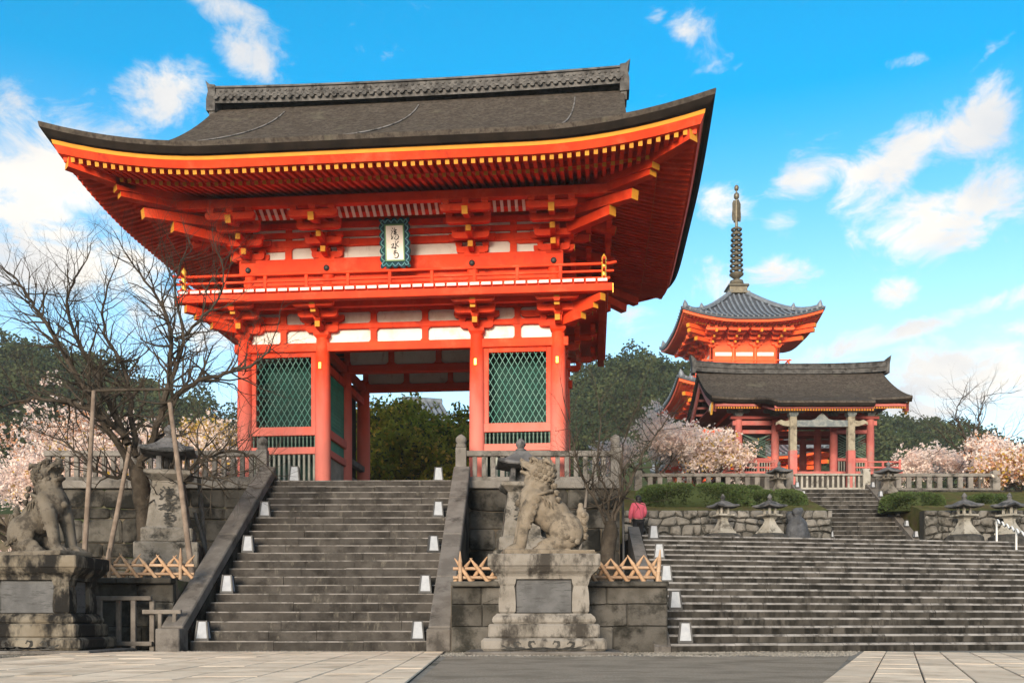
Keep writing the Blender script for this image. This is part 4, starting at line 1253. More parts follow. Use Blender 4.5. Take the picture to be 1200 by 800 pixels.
# ------------------------------------------------------------------ tall inscribed lanterns
def sq(mb, prof, c=(0,0,0), mi=0):
    mb.lathe([(q*math.sqrt(2), z) for q, z in prof], 4, c, mi, PI/4)
def tall_lantern(label, loc, rz):
    root = thing('stone_lantern', label, 'stone lantern', loc, rz)
    m = 'stone_lantern'
    bx('base_block', m, root, -.72, .72, -.72, .72, 0, .98, .03)
    bx('base_block', m, root, -.58, .58, -.58, .58, .982, 1.32, .03)
    mb = MB(); sq(mb, [(.50, 1.322), (.47, 1.36), (.345, 2.43), (.34, 2.45)]); sh = mb.build('shaft', m, root)
    mb = MB(); sq(mb, [(.34, 2.452), (.36, 2.47), (.50, 2.58), (.52, 2.60), (.52, 2.68), (.40, 2.72)]); mb.build('platform', m, root)
    for sx in (-1, 1):
        for sy in (-1, 1): bx('corner_post', 'stone_lantern_dark', root, sx*.21-.06, sx*.21+.06, sy*.21-.06, sy*.21+.06, 2.72, 3.06, .01)
    bx('back_slab', 'stone_lantern_dark', root, -.15, .15, .18, .24, 2.72, 3.06, .01)
    mb = MB(); E_ = Eave(.62, .62, 0, .07, .5, 2.)
    mb.grid([E_.ring(o, z, f, 8) for o, z, f in ((.30, 3.06, 0), (.02, 3.10, 1), (0, 3.13, 1), (.02, 3.18, 1), (.2, 3.27, .5), (.36, 3.38, .2), (.47, 3.50, 0), (.52, 3.52, 0))], 0, True)
    top = E_.ring(.52, 3.52, 0, 8); mb.add(top, [tuple(range(len(top)))])
    bot = E_.ring(.30, 3.06, 0, 8); mb.add(bot, [tuple(range(len(bot)-1, -1, -1))])
    mb.build('roof', 'stone_lantern_dark', root)
    mb = MB(); mb.lathe([(.12, 3.52), (.14, 3.56), (.08, 3.59), (.13, 3.68), (.11, 3.76), (.03, 3.84)], 10); mb.build('finial', 'stone_lantern_dark', root, 40)
    mb = MB()
    strokes(mb, [(p, 1.0) for g in (G1, G2, G3) for p in g], lambda x, y: ((x-282)/180*.95, -(y-408)/305*.92), .026, -.008, .006)
    o = mb.build('carved_characters', 'stain_black', sh, loc=(0, -.418, 1.90), rot=(R(-6.6), 0, 0))
    return root
tall_lantern('tall square stone lantern with carved characters on its shaft, under the propped bare tree', (-8.25, 22.6, 1.5), R(14))
tall_lantern('tall square stone lantern half hidden by the yellowish guardian lion', (.22, 23.6, 1.37), R(4))

# ------------------------------------------------------------------ garden lanterns on the landing
def garden_lantern(label, loc, h, rz, base, pale=True, group=None):
    root = thing('garden_lantern', label, 'stone lantern', loc, rz, group)
    m = 'stone_lantern_pale' if pale else 'stone_lantern'
    k = h
    z = 0
    if base:
        mb = MB(); r = random.Random(int(loc[0]*10))
        mb.lathe([(.62, 0), (.66, .1), (.62, base-.08), (.5, base)], 9)
        mb.v = [(x*(1+.14*nz(x*2, y*2, z_)), y*(1+.14*nz(y*2, x*2, z_+4)), z_) for x, y, z_ in mb.v]
        mb.build('rock_base', 'stain_black', root); z = base
    mb = MB(); sq(mb, [(.31*k, z), (.31*k, z+.05*k), (.27*k, z+.09*k), (.16*k, z+.30*k), (.115*k, z+.43*k), (.13*k, z+.50*k), (.22*k, z+.56*k)]); mb.build('flared_foot', m, root)
    mb = MB(); sq(mb, [(.27*k, z+.561*k), (.29*k, z+.58*k), (.29*k, z+.62*k), (.2*k, z+.64*k)]); mb.build('platform', m, root)
    for sx in (-1, 1):
        for sy in (-1, 1): bx('corner_post', m, root, (sx*.12-.035)*k, (sx*.12+.035)*k, (sy*.12-.035)*k, (sy*.12+.035)*k, z+.64*k, z+.84*k, .008)
    mb = MB(); E_ = Eave(.40*k, .40*k, 0, .05*k, .35*k, 2.)
    pr = [(.22*k, z+.835*k, 0), (.01*k, z+.84*k, 1), (0, z+.87*k, 1), (.03*k, z+.90*k, 1), (.16*k, z+.96*k, .4), (.26*k, z+1.04*k, 0), (.32*k, z+1.07*k, 0)]
    mb.grid([E_.ring(o, zz, f, 6) for o, zz, f in pr], 0, True)
    mb.add(E_.ring(.32*k, z+1.07*k, 0, 6), [tuple(range(24))]); mb.add(E_.ring(.22*k, z+.835*k, 0, 6), [tuple(range(23, -1, -1))])
    mb.build('roof', 'stone_lantern_dark', root)
    mb = MB(); mb.lathe([(.07*k, z+1.07*k), (.09*k, z+1.1*k), (.05*k, z+1.12*k), (.085*k, z+1.18*k), (.06*k, z+1.24*k), (.015*k, z+1.3*k)], 8); mb.build('finial', 'stone_lantern_dark', root, 40)
    return root
def at(px, Y): return (px-600)/FPX*Y
garden_lantern('stone lantern on a dark rock before the rubble wall, second from the narrow stairs', (at(847, 31.7), 31.7, 3.15), 1.04, .3, .42)
garden_lantern('stone lantern on a dark rock before the rubble wall, nearest the dark craggy stone', (at(902, 31.7), 31.7, 3.15), 1.04, .5, .42)
garden_lantern('mossy stone lantern at the left end of the barrier above the narrow stairs', (at(913, 37), 37, 5.62), 1.0, .2, 0, False)
garden_lantern('mossy stone lantern right of the head of the narrow stairs', (at(1041, 37), 37, 5.62), 1.0, .4, 0, False)
garden_lantern('stone lantern with wide flared foot right of the narrow stairs, away from the white handrail', (at(1130, 32.4), 32.4, 3.15), 1.12, .3, .45)
garden_lantern('stone lantern with wide flared foot behind the white handrail', (at(1183, 32.4), 32.4, 3.15), 1.12, .6, .45)
# dark craggy carved stone beside the narrow stairs
mb = MB()
r = random.Random(8)
for k in range(26):
    z = r.uniform(.1, 1.25); a = r.uniform(0, 6.3); q = .34*(1-.35*z/1.3)
    mb.ell((q*math.cos(a)*.8 + .12*math.sin(z*4), q*math.sin(a)*.6, z), (r.uniform(.10, .22), r.uniform(.10, .2), r.uniform(.12, .24)), Euler((r.uniform(-1, 1), r.uniform(-1, 1), 0)).to_matrix(), 8, 6)
mb.ell((0, 0, .5), (.42, .34, .6))
me = sculpt(mb, .05, 1); me.materials.clear(); me.materials.append(MATS['bronze_dark_stone'])
tag(put('craggy_stone', me, None, (at(934, 32.2), 32.2, 3.15), (0, 0, .4)), 'dark blue grey craggy carved stone beside the narrow stairs', 'stone')

# ------------------------------------------------------------------ white paper floor lanterns on the steps
def andon_meshes(k=1.0):
    b, t, h = .135*k, .092*k, .42*k
    mb = MB(); sq(mb, [(b*.93, .035*k), (t*.93, h-.02*k)]); paper = mb.mesh('paper_shade', 'paper_white')
    mb = MB()
    for sx in (-1, 1):
        for sy in (-1, 1): mb.tube([(b*sx, b*sy, .0), (t*sx, t*sy, h)], .022*k, 4)
    f = mb.mesh('frame', 'black_iron')
    mb = MB(); sq(mb, [(b*1.10, 0), (b*1.10, .05*k), (b*.9, .051*k)]); base = mb.mesh('base', 'black_iron')
    mb = MB(); sq(mb, [(t*1.0, h-.02*k), (t*1.0, h), (t*.8, h+.002)]); cap = mb.mesh('cap', 'black_iron')
    return paper, f, base, cap
AN = andon_meshes()
def floor_lantern(loc, rz, label, group, k=1.0):
    o = thing('floor_lantern', label, 'lantern', loc, rz, group)
    o.scale = (k, k, k)
    for nm, me in zip(('paper_shade', 'frame', 'base', 'cap'), AN): put(nm, me, o)
gm = Matrix.Translation(gst.location) @ Matrix.Rotation(gst.rotation_euler.z, 4, 'Z')
for s, lb, gr in ((-1, 'white paper lantern on a step along the left balustrade of the gate stairs', 'paper lanterns along the left balustrade'), (1, 'white paper lantern on a step along the right balustrade of the gate stairs', 'paper lanterns along the right balustrade')):
    for k, od in ((1, 'lowest'), (6, 'second lowest'), (11, 'third lowest'), (16, 'highest')):
        floor_lantern(gm @ Vector((s*2.27 + rnd.uniform(-.03, .03), DS*(k-1)+.17, HS*k+.004)), .12 + rnd.uniform(-.12, .12), lb.replace('white paper lantern on a step', od + ' white paper lantern'), gr)
floor_lantern(gm @ Vector((-2.15, DS*22+.5, 4.62)), .1, 'white paper lantern at the foot of the gate column by the vertical bars', None, 1.15)
floor_lantern(gm @ Vector((2.05, DS*22+.1, 4.584)), .1, 'white paper lantern on the top step beside the capped newel', None, 1.0)
bm_ = Matrix.Translation(bst.location) @ Matrix.Rotation(bst.rotation_euler.z, 4, 'Z')
for k, od in ((1, 'lowest'), (5, 'second lowest'), (9, 'middle'), (13, 'second highest'), (17, 'highest')):
    floor_lantern(bm_ @ Vector((.263*DB*k + .28, DB*(k-1)+.25, HB*k+.004)), -.15 + rnd.uniform(-.15, .15), od + ' white paper lantern along the kerb of the broad stairs', 'paper lanterns along the broad stairs')
for s in (-1, 1):
    for k in range(6):
        t = (k+.5)/6
        floor_lantern((12.9+1.51*s, 33.3 + lerp(-.2, 4.6, t), 3.15 + lerp(.20, 2.98, (lerp(-.2, 4.6, t)+.25)/4.75) - .005), 0, '%s small white lantern from the foot of the %s kerb of the narrow stairs' % (('first', 'second', 'third', 'fourth', 'fifth', 'sixth')[k], 'left' if s < 0 else 'right'), 'small lanterns on the %s kerb' % ('left' if s < 0 else 'right'), .55)

# ------------------------------------------------------------------ bamboo fences, wooden barrier, poles
def bamboo(a, b, rad, parent, name='bamboo_pole', mat='bamboo', pointed=False):
    a, b = Vector(a), Vector(b)
    mb = MB()
    n = max(3, int((b-a).length/.22))
    pts, rr = [], []
    for i in range(n+1):
        p = a.lerp(b, i/n)
        if 0 < i < n:
            d = (b-a).normalized()*.012
            pts += [p-d, p, p+d]; rr += [rad, rad*1.13, rad]
        else: pts.append(p); rr.append(rad)
    if pointed: rr[-1] = rad*.25; rr[-2] = rad*.95
    mb.tube(pts, rr, 8)
    return mb.build(name, mat, parent, 50)
def bamboo_fence(label, a, b, h, n, pole_ends):
    a, b = Vector(a), Vector(b)
    ang = math.atan2(b.y-a.y, b.x-a.x); L = (b-a).length
    root = thing('bamboo_fence', label, 'fence', a, ang)
    r = random.Random(int(L*100))
    for z in (.14*h+.02, .52*h): bamboo((-.03, 0, z), (L+.03, r.uniform(-.01, .01), z+r.uniform(-.01, .01)), .034, root, 'bamboo_rail')
    w_ = L/n
    for i in range(n):
        x = (i+.5)*w_
        for s in (-1, 1):
            bamboo((x - s*w_*.52, .05*s, .0), (x + s*w_*.52 + r.uniform(-.02, .02), .05*s, h*r.uniform(.85, 1.0)), .040, root, 'crossed_bamboo', 'bamboo_cut', True)
        mb = MB(); mb.lathe([(.05, -.03), (.056, 0), (.05, .03)], 8, (x, 0, .52*h)); mb.build('cord_knot', 'cord', root)
    for p in pole_ends: bamboo((p, -.07, -.02), (p + r.uniform(-.02, .06), -.07, h*1.18), .042, root, 'end_post', 'bamboo', True)
bamboo_fence('low fence of crossed bamboo before the tall inscribed lantern', (-9.3, 20.45, 1.55), (-6.95, 20.45, 1.55), .56, 6, [.55, 2.1])
bamboo_fence('short crossed bamboo fence between the right balustrade and the pale pedestal', (-1.15, 18.78, 1.4), (-.15, 18.78, 1.4), .52, 3, [.12])
bamboo_fence('low fence of crossed bamboo in front of the small bare tree', (1.35, 18.78, 1.4), (2.95, 18.78, 1.4), .55, 5, [1.55])
bar = thing('wooden_barrier', 'grey wooden post and rail barrier beside the blackened pedestal', 'fence', (-8.75, 19.45, 0), R(0))
for x0, x1, z in ((0, 1.28, 1.10), (1.1, 1.9, .82), (0, 1.3, .16)):
    bx('rail', 'grey_wood', bar, x0, x1, -.05, .05, z-.05, z+.04)
for i in range(4): bx('post', 'grey_wood', bar, .16+i*.35, .26+i*.35, -.045+.1*(i % 2), .045+.1*(i % 2), 0, 1.06)
for i in range(2): bx('post', 'grey_wood', bar, 1.42+i*.3, 1.50+i*.3, -.04, .04, 0, .78)

# props of the bare tree
def prop(name, label, a, b, rad, mat='pole_wood', cat='pole', group=None):
    a, b = Vector(a), Vector(b)
    mb = MB(); mb.tube([Vector((0,0,0)), (b-a)*.5 + Vector((.01, 0, .01)), b-a], [rad*1.1, rad, rad*.85], 8)
    o = mb.build(name, mat, None, 50, loc=a); tag(o, label, cat, group); return o
prop('support_pole', 'upright wooden pole propping the crossbar of the bare tree', (at(97, 21.4), 21.4, 1.5), P(110, 458, 22.2), .06)
prop('support_pole', 'leaning wooden pole left of the tall inscribed lantern', (at(121, 21.6), 21.6, 1.5), P(152, 525, 22.4), .06)
prop('support_pole', 'long wooden pole leaning across the tall inscribed lantern', (at(226, 21.3), 21.3, 1.5), P(199, 472, 21.7), .065)
prop('support_pole', 'thin grey pole standing right of the tall inscribed lantern', (at(243, 23.4), 23.4, 1.5), P(233, 560, 23.6), .06, 'grey_wood')
prop('support_pole', 'short grey pole slanting behind the long leaning pole', (at(252, 23.2), 23.2, 1.5), P(228, 600, 23.1), .05, 'grey_wood')
prop('support_bar', 'horizontal wooden crossbar tied under the limbs of the bare tree', P(98, 458, 22.25), P(205, 456, 22.35), .036, 'bark_tree', 'pole')
prop('thin_post', 'thin black post beside the small bare tree', (at(731, 24.5), 24.5, 1.37), P(729, 560, 24.5), .035, 'black_iron', 'post')
prop('support_pole', 'thin wooden pole leaning on the small bare tree', (at(674, 23.6), 23.6, 1.37), P(690, 555, 23.9), .04, 'grey_wood')

# wavy white handrail
hr = thing('hand_rail', 'white steel handrail with a wavy top at the right side of the broad stairs', 'handrail', (0, 0, 0))
a = P(1168, 610, 30.6); b = P(1215, 633, 27.0)
n = 40
pts = []
for i in range(n+1):
    p = a.lerp(b, i/n); p.z += .05*math.sin(i*.5*PI/2*1.6); pts.append(p)
mb = MB(); mb.tube(pts, .028, 7); mb.build('wavy_rail', 'steel_white', hr, 60)
for t in (0, .52):
    p = a.lerp(b, t)
    mb = MB(); mb.tube([p - Vector((0, 0, 1.15)), p + Vector((0, 0, .02))], .032, 8); mb.build('rail_post', 'steel_white', hr, 60)

# ------------------------------------------------------------------ the visitor in pink
pr_ = thing('person', 'person in a pink jacket and black trousers standing above the broad stairs', 'person', (at(748, 31.3), 31.3, 3.15), R(8))
def skin_body(name, verts, edges, rad, root_i, mats, parent, sub=2):
    me = bpy.data.meshes.new(name); me.from_pydata(verts, edges, [])
    o = bpy.data.objects.new(name, me); col.objects.link(o)
    o.modifiers.new('s', 'SKIN')
    sk = me.skin_vertices[0].data
    for i, q in enumerate(rad): sk[i].radius = q if isinstance(q, tuple) else (q, q)
    sk[root_i].use_root = True
    m = o.modifiers.new('u', 'SUBSURF'); m.levels = sub; m.render_levels = sub
    dg = bpy.context.evaluated_depsgraph_get()
    r = bpy.data.meshes.new_from_object(o.evaluated_get(dg))
    bpy.data.objects.remove(o); bpy.data.meshes.remove(me)
    r.polygons.foreach_set('use_smooth', [True]*len(r.polygons))
    r.materials.clear()
    for mm in mats: r.materials.append(MATS[mm])
    return put(name, r, parent)
vb = [(0,0,.86),(0,0,1.05),(0,0,1.25),(0,-.01,1.36),(0,.0,1.43),(0,.02,1.53),
      (.09,0,.82),(.10,.02,.46),(.10,-.01,.09),(.10,.10,.04),(-.09,0,.82),(-.10,-.02,.46),(-.10,-.03,.09),(-.10,.09,.04),
      (.17,0,1.33),(.23,.0,1.10),(.20,.13,.95),(.18,.2,.95),(-.17,0,1.33),(-.25,-.01,1.08),(-.26,.05,.84),(-.26,.08,.76)]
eb = [(0,1),(1,2),(2,3),(3,4),(4,5),(0,6),(6,7),(7,8),(8,9),(0,10),(10,11),(11,12),(12,13),(3,14),(14,15),(15,16),(16,17),(3,18),(18,19),(19,20),(20,21)]
rb = [(.15,.11),(.14,.10),(.15,.10),(.10,.08),.05,.08,.09,.065,.05,.04,.09,.065,.05,.04,.06,.05,.04,.03,.06,.05,.04,.03]
body = skin_body('body', vb, eb, rb, 0, ['skin'], pr_)
vj = [(0,0,.84),(0,0,.98),(0,0,1.22),(0,-.01,1.35),(0,0,1.42),(.17,0,1.34),(.235,.0,1.10),(.205,.12,.97),(-.17,0,1.34),(-.26,-.01,1.08),(-.265,.04,.86)]
ej = [(0,1),(1,2),(2,3),(3,4),(3,5),(5,6),(6,7),(3,8),(8,9),(9,10)]
skin_body('jacket', vj, ej, [(.205,.155),(.20,.15),(.205,.15),(.15,.12),.075,.095,.085,.07,.095,.085,.07], 0, ['jacket_pink'], pr_)
vt = [(0,0,.88),(.09,0,.80),(.10,.02,.46),(.10,-.01,.10),(-.09,0,.80),(-.10,-.02,.46),(-.10,-.03,.10)]
skin_body('trousers', vt, [(0,1),(1,2),(2,3),(0,4),(4,5),(5,6)], [(.17,.13),.12,.09,.075,.12,.09,.075], 0, ['cloth_black'], pr_)
mb = MB(); mb.ell((0, .01, 1.53), (.083, .10, .115)); mb.ell((0, .10, 1.50), (.018, .02, .025))
for s in (-1, 1): mb.ell((.085*s, .0, 1.52), (.014, .025, .035))
mb.build('head', 'skin', pr_, True)
mb = MB(); mb.ell((0, -.015, 1.555), (.105, .115, .115)); mb.ell((0, -.04, 1.48), (.10, .085, .10)); mb.build('hair', 'hair_black', pr_, True)
for s in (-1, 1):
    mb = MB(); mb.ell((.10*s, .04, .045), (.05, .13, .05)); mb.build('shoe', 'cloth_black', pr_, True)
import numpy as np
# ------------------------------------------------------------------ the smaller gate behind the stairs
SX, SY, SZ = 14.2, 45.6, 7.7
sg = thing('porch_gate', 'smaller faded pink temple gate with a bark roof and projecting porch above the narrow stairs', 'temple gate', (SX, SY, SZ), 0)
PK, PD = 'pink_wood', 'pink_wood_dark'
mb = MB(); mb.b6(-4.0, 4.0, -1.1, 6.0, -1.82, -.14); mb.build('podium', 'stone_step', sg)
bx('floor_deck', PK, sg, -4.25, 4.25, -1.3, 6.1, -.14, 0, .01)
cm_ = shared('scol', lambda: (lambda m: (m.lathe([(.19, 0), (.19, 1.6), (.17, 2.7)], 14), m.mesh('column', PK, 40))[1])(MB()))
SC = [-3.2, -1.42, 1.42, 3.2]
for yv in (0, 2.4, 4.8):
    for xc in SC: put('column', cm_, sg, (xc, yv, 0))
for yv in (0, 2.4, 4.8):
    bx('tie_beam', PK, sg, -3.5, 3.5, yv-.1, yv+.1, 2.42, 2.64); bx('head_beam', PD, sg, -3.6, 3.6, yv-.13, yv+.13, 2.72, 2.86)
    for xa, xb in ((-3.02, -1.6), (1.6, 3.02)): bx('mid_rail', PK, sg, xa, xb, yv-.08, yv+.08, 2.02, 2.2)
for s in (-1, 1):
    for (z0, z1) in ((2.42, 2.64), (2.72, 2.86), (1.7, 1.9)): bx('side_beam', PK, sg, 3.2*s-.08, 3.2*s+.08, .19, 4.6, z0, z1)
    bx('side_plaster', WP, sg, 3.2*s-.03, 3.2*s+.03, 2.6, 4.6, 1.9, 2.42, .004)
    bx('side_plaster', WP, sg, 3.2*s-.03, 3.2*s+.03, 2.6, 4.6, .6, 1.7, .004)
    xa, xb = (-3.02, -1.6) if s < 0 else (1.6, 3.02)
    bx('bay_shade', 'dark_void', sg, xa, xb, 1.1, 1.15, .1, 2.4, .004)  # near-black sheet behind the lattice stands for the unlit inside of the bay
    for k in range(9):
        for sg_ in (-1, 1):
            a = Vector((xa + .02, .02*sg_, 0)); L = 1.35
            z0 = .85 + k*.13
            if z0 + .0 > 1.95: continue
            x0, x1 = xa + .05, xb - .05
            za, zb = (z0 - .35, z0 + .35) if sg_ > 0 else (z0 + .35, z0 - .35)
            za = min(max(za, .8), 1.98); zb = min(max(zb, .8), 1.98)
            d = Vector((x1-x0, 0, zb-za))
            put('lattice_bar', cbox((1, .02, .025), 'baluster_green', .004), sg, ((x0+x1)/2, .03*sg_, (za+zb)/2), (0, -math.atan2(d.z, d.x), 0), (d.length, 1, 1))
    for k in range(11): bc('vertical_bar', 'grey_bars', sg, (lerp(xa+.08, xb-.08, k/10), 0, .42), (.05, .04, .6))
    bx('low_rail', PK, sg, xa, xb, -.07, .07, .70, .84)
    # veranda railing
    x0, x1 = (-4.15, -1.75) if s < 0 else (1.75, 4.15)
    for z in (.20, .46): bx('veranda_rail', PK, sg, x0, x1, -1.22, -1.14, z-.035, z+.035)
    for k in range(4): bx('veranda_post', PK, sg, lerp(x0, x1, k/3)-.05, lerp(x0, x1, k/3)+.05, -1.225, -1.135, 0, .58 if k in (0, 3) else .44)
    for z in (.20, .46): bx('veranda_rail', PK, sg, 4.11*s-.04, 4.11*s+.04, -1.13, 5.6, z-.035, z+.035)
    # porch posts
    bx('porch_post', 'pale_wood', sg, 1.33*s-.16, 1.33*s+.16, -2.72, -2.40, -1.4, 2.28, .03)
    bx('post_shoe', PK, sg, 1.33*s-.175, 1.33*s+.175, -2.735, -2.385, -1.5, .75, .03)
    bx('porch_link_beam', PD, sg, 1.33*s-.1, 1.33*s+.1, -2.4, -.2, 2.1, 2.35)
    mb = MB(); mb.prism([(0, 0), (.25*s, .02), (.5*s, .12), (.62*s, .06), (.6*s, .2), (.4*s, .3), (.2*s, .24), (0, .28)], -.06, .06)
    mb.build('carved_nose', 'pale_wood', sg, loc=(1.49*s, -2.56, 1.85))
    put('bracket_set', masu(.42, .2, 'painted_blue_grey'), sg, (1.33*s, -2.56, 2.28))
    put('bracket_arm', hijiki(1.2, .18, .15, 'painted_blue_grey'), sg, (1.33*s, -2.56, 2.48))
bx('porch_beam', 'painted_blue_grey', sg, -1.17, 1.17, -2.66, -2.46, 1.82, 2.12)
mb = MB(); mb.prism([(-.55, 0), (-.3, .06), (-.12, .26), (0, .34), (.12, .26), (.3, .06), (.55, 0)], -.06, .06); mb.build('frog_leg_strut', 'painted_blue_grey', sg, loc=(0, -2.56, 2.12))
bx('porch_purlin', PD, sg, -2.15, 2.15, -2.68, -2.46, 2.67, 2.84)
for xu in SC:
    put('bracket_set', masu(.4, .18, 'painted_blue_grey'), sg, (xu, 0, 2.86)); put('bracket_arm', hijiki(1.1, .17, .15, 'painted_blue_grey'), sg, (xu, 0, 3.03)); put('bracket_arm', hijiki(1.1, .17, .15, 'painted_blue_grey'), sg, (xu, -.1, 3.03), (0, 0, PI/2))
bx('eave_purlin', PD, sg, -4.5, 4.5, -.5, -.3, 3.2, 3.38)
# bark roof with the porch slope running out of it
HL, TR, E0 = 4.75, 3.6, -1.2
def sz_(t): return 3.50 + (.35*t + .066*t*t if t > 0 else .30*t)
def te(x):
    def ss(a, b, v): v = min(1, max(0, (v-a)/(b-a))); return v*v*(3-2*v)
    return -2.15 * ss(-2.75, -2.25, x) * (1 - ss(2.15, 2.65, x))
xs = sorted(set([-HL + 2*HL*i/36 for i in range(37)] + [-2.75 + .05*i for i in range(11)] + [2.15 + .05*i for i in range(11)]))
def up(x): return .10*max(0, (abs(x)-3.2)/1.55)**2
mb = MB()
rows = []
for k in range(17):
    f = k/16
    row = []
    for x in xs:
        a = te(x); t = lerp(a, TR, f)
        row.append(Vector((x, E0 + t, sz_(t) + up(x)*(1-f) + (.10*math.exp(-((x+2.45)/.16)**2) if t < .3 else 0))))
    rows.append(row)
mb.grid(rows, 0)
ed = rows[0]
mb.grid([ed, [p + Vector((0, -.02, -.10)) for p in ed]], 0)
mb.grid([[p + Vector((0, -.02, -.10)) for p in ed], [p + Vector((0, .06, -.22)) for p in ed], [p + Vector((0, .3, -.22)) for p in ed]], 1)
back = [[Vector((x, E0 + TR + (TR - t), sz_(t) + up(x)*max(0, 1-t/TR))) for x in xs] for t in (TR, 2.7, 1.8, .9, 0)]
mb.grid(back, 0)
for s in (-1, 1):
    tt = [TR*i/12 for i in range(13)]
    for sy in (-1, 1):
        a = [Vector((HL*s, E0+TR+sy*(TR-t), sz_(t)+up(HL)*(1-t/TR))) for t in tt]
        b = [p + Vector((-.03*s, 0, -.3)) for p in a]; c = [p + Vector((-.5*s, 0, 0)) for p in b]
        mb.grid([a, b, c], 1)
srf = mb.build('bark_roof', ['bark_thatch', 'bark_edge'], sg, 40)
for s in (-1, 1):
    mb = MB(); mbg = MB()
    tt = [.1 + (TR-.1)*i/10 for i in range(11)]
    for sy in (-1, 1):
        a = [Vector((4.62*s, E0+TR+sy*(TR-t), sz_(t)-.28)) for t in tt]; b = [p + Vector((0, 0, -.38)) for p in a]
        mb.grid([a, b, [p + Vector((-.1*s, 0, 0)) for p in b], [p + Vector((-.1*s, 0, 0)) for p in a]])
    mb.build('barge_board', PK, srf)
    pl = [(E0+TR-(TR-.3), sz_(.3)-.35)] + [(E0+TR-(TR-t), sz_(t)-.3) for t in (1, 2, 3)] + [(E0+TR, sz_(TR)-.3)] + [(E0+TR+(TR-t), sz_(t)-.3) for t in (3, 2, 1, .3)]
    mb = MB(); mb.prism(pl, 3.25*s, 3.3*s, 0, 'x'); mb.build('gable_wall', V_, sg)
    for k in range(14):
        y = E0 + .5 + k*.45
        bx('gable_rafter', PK, sg, min(3.3*s, 4.5*s), max(3.3*s, 4.5*s), y, y+.1, sz_(min(abs(y-E0), 2*TR-abs(y-E0)))-.52, sz_(min(abs(y-E0), 2*TR-abs(y-E0)))-.40)
    mb = MB(); mb.prism([(-.1, .2), (.35, .1), (.55, -.15), (.3, -.1), (.2, -.35), (.05, -.1)], -.05, .05); mb.build('gilt_pendant', 'gold', srf, loc=(4.66*s, E0+.35, sz_(.3)-.45), rot=(0, 0, PI/2))
# porch and main eave fascia and rafter rows
def rafter_row(x0, x1, pitch, y, z, L, slope, name):
    mb = MB()
    n = int((x1-x0)/pitch)
    for i in range(n+1):
        x = x0 + (x1-x0)*i/n
        mb.box((x, y + L/2, z + L/2*slope), (.06, L, .08), Euler((math.atan(slope), 0, 0)).to_matrix(), 0)
        mb.box((x, y - .006, z - .003), (.06, .012, .08), None, 1)
    o = mb.build(name, [PK, 'ochre'], sg); tag(o, kind='stuff'); return o
bx('porch_fascia', PK, sg, -2.3, 2.2, -3.12, -3.0, 2.56, 2.70); rafter_row(-2.25, 2.15, .12, -3.08, 2.50, 2.2, .30, 'porch_rafters')
bx('eave_fascia', PK, sg, -4.55, -2.35, -.98, -.88, 3.14, 3.28); bx('eave_fascia', PK, sg, 2.25, 4.55, -.98, -.88, 3.14, 3.28)
rafter_row(-4.5, -2.4, .12, -.95, 3.08, 1.2, .3, 'eave_rafters'); rafter_row(2.3, 4.5, .12, -.95, 3.08, 1.2, .3, 'eave_rafters')
bx('soffit', PD, sg, -4.4, 4.4, -.75, 5.4, 3.46, 3.5, .004)
mb = MB()
pr = [(-.22, -.1), (-.22, .12), (-.27, .13), (-.27, .2), (-.2, .21), (-.2, .36), (-.24, .37), (-.1, .46), (.1, .46), (.24, .37), (.2, .36), (.2, .21), (.27, .2), (.27, .13), (.22, .12), (.22, -.1)]
rows = [[Vector((x, E0+TR+a, sz_(TR)+b+.14*(abs(x)/HL)**3)) for a, b in pr] for x in [-4.85+9.7*i/20 for i in range(21)]]
mb.grid(rows); mb.add(rows[0], [tuple(range(16))]); mb.add(rows[-1], [tuple(range(15, -1, -1))])
rg = mb.build('ridge', 'ridge_tile', sg)
for s in (-1, 1):
    mb = MB(); mb.prism([(0, -.2), (.16*s, -.2), (.18*s, .3), (.26*s, .72), (.05*s, .55), (0, .5)], -.26, .26); mb.build('ridge_end', 'ridge_tile', rg, loc=(4.85*s, E0+TR, sz_(TR)+.14))

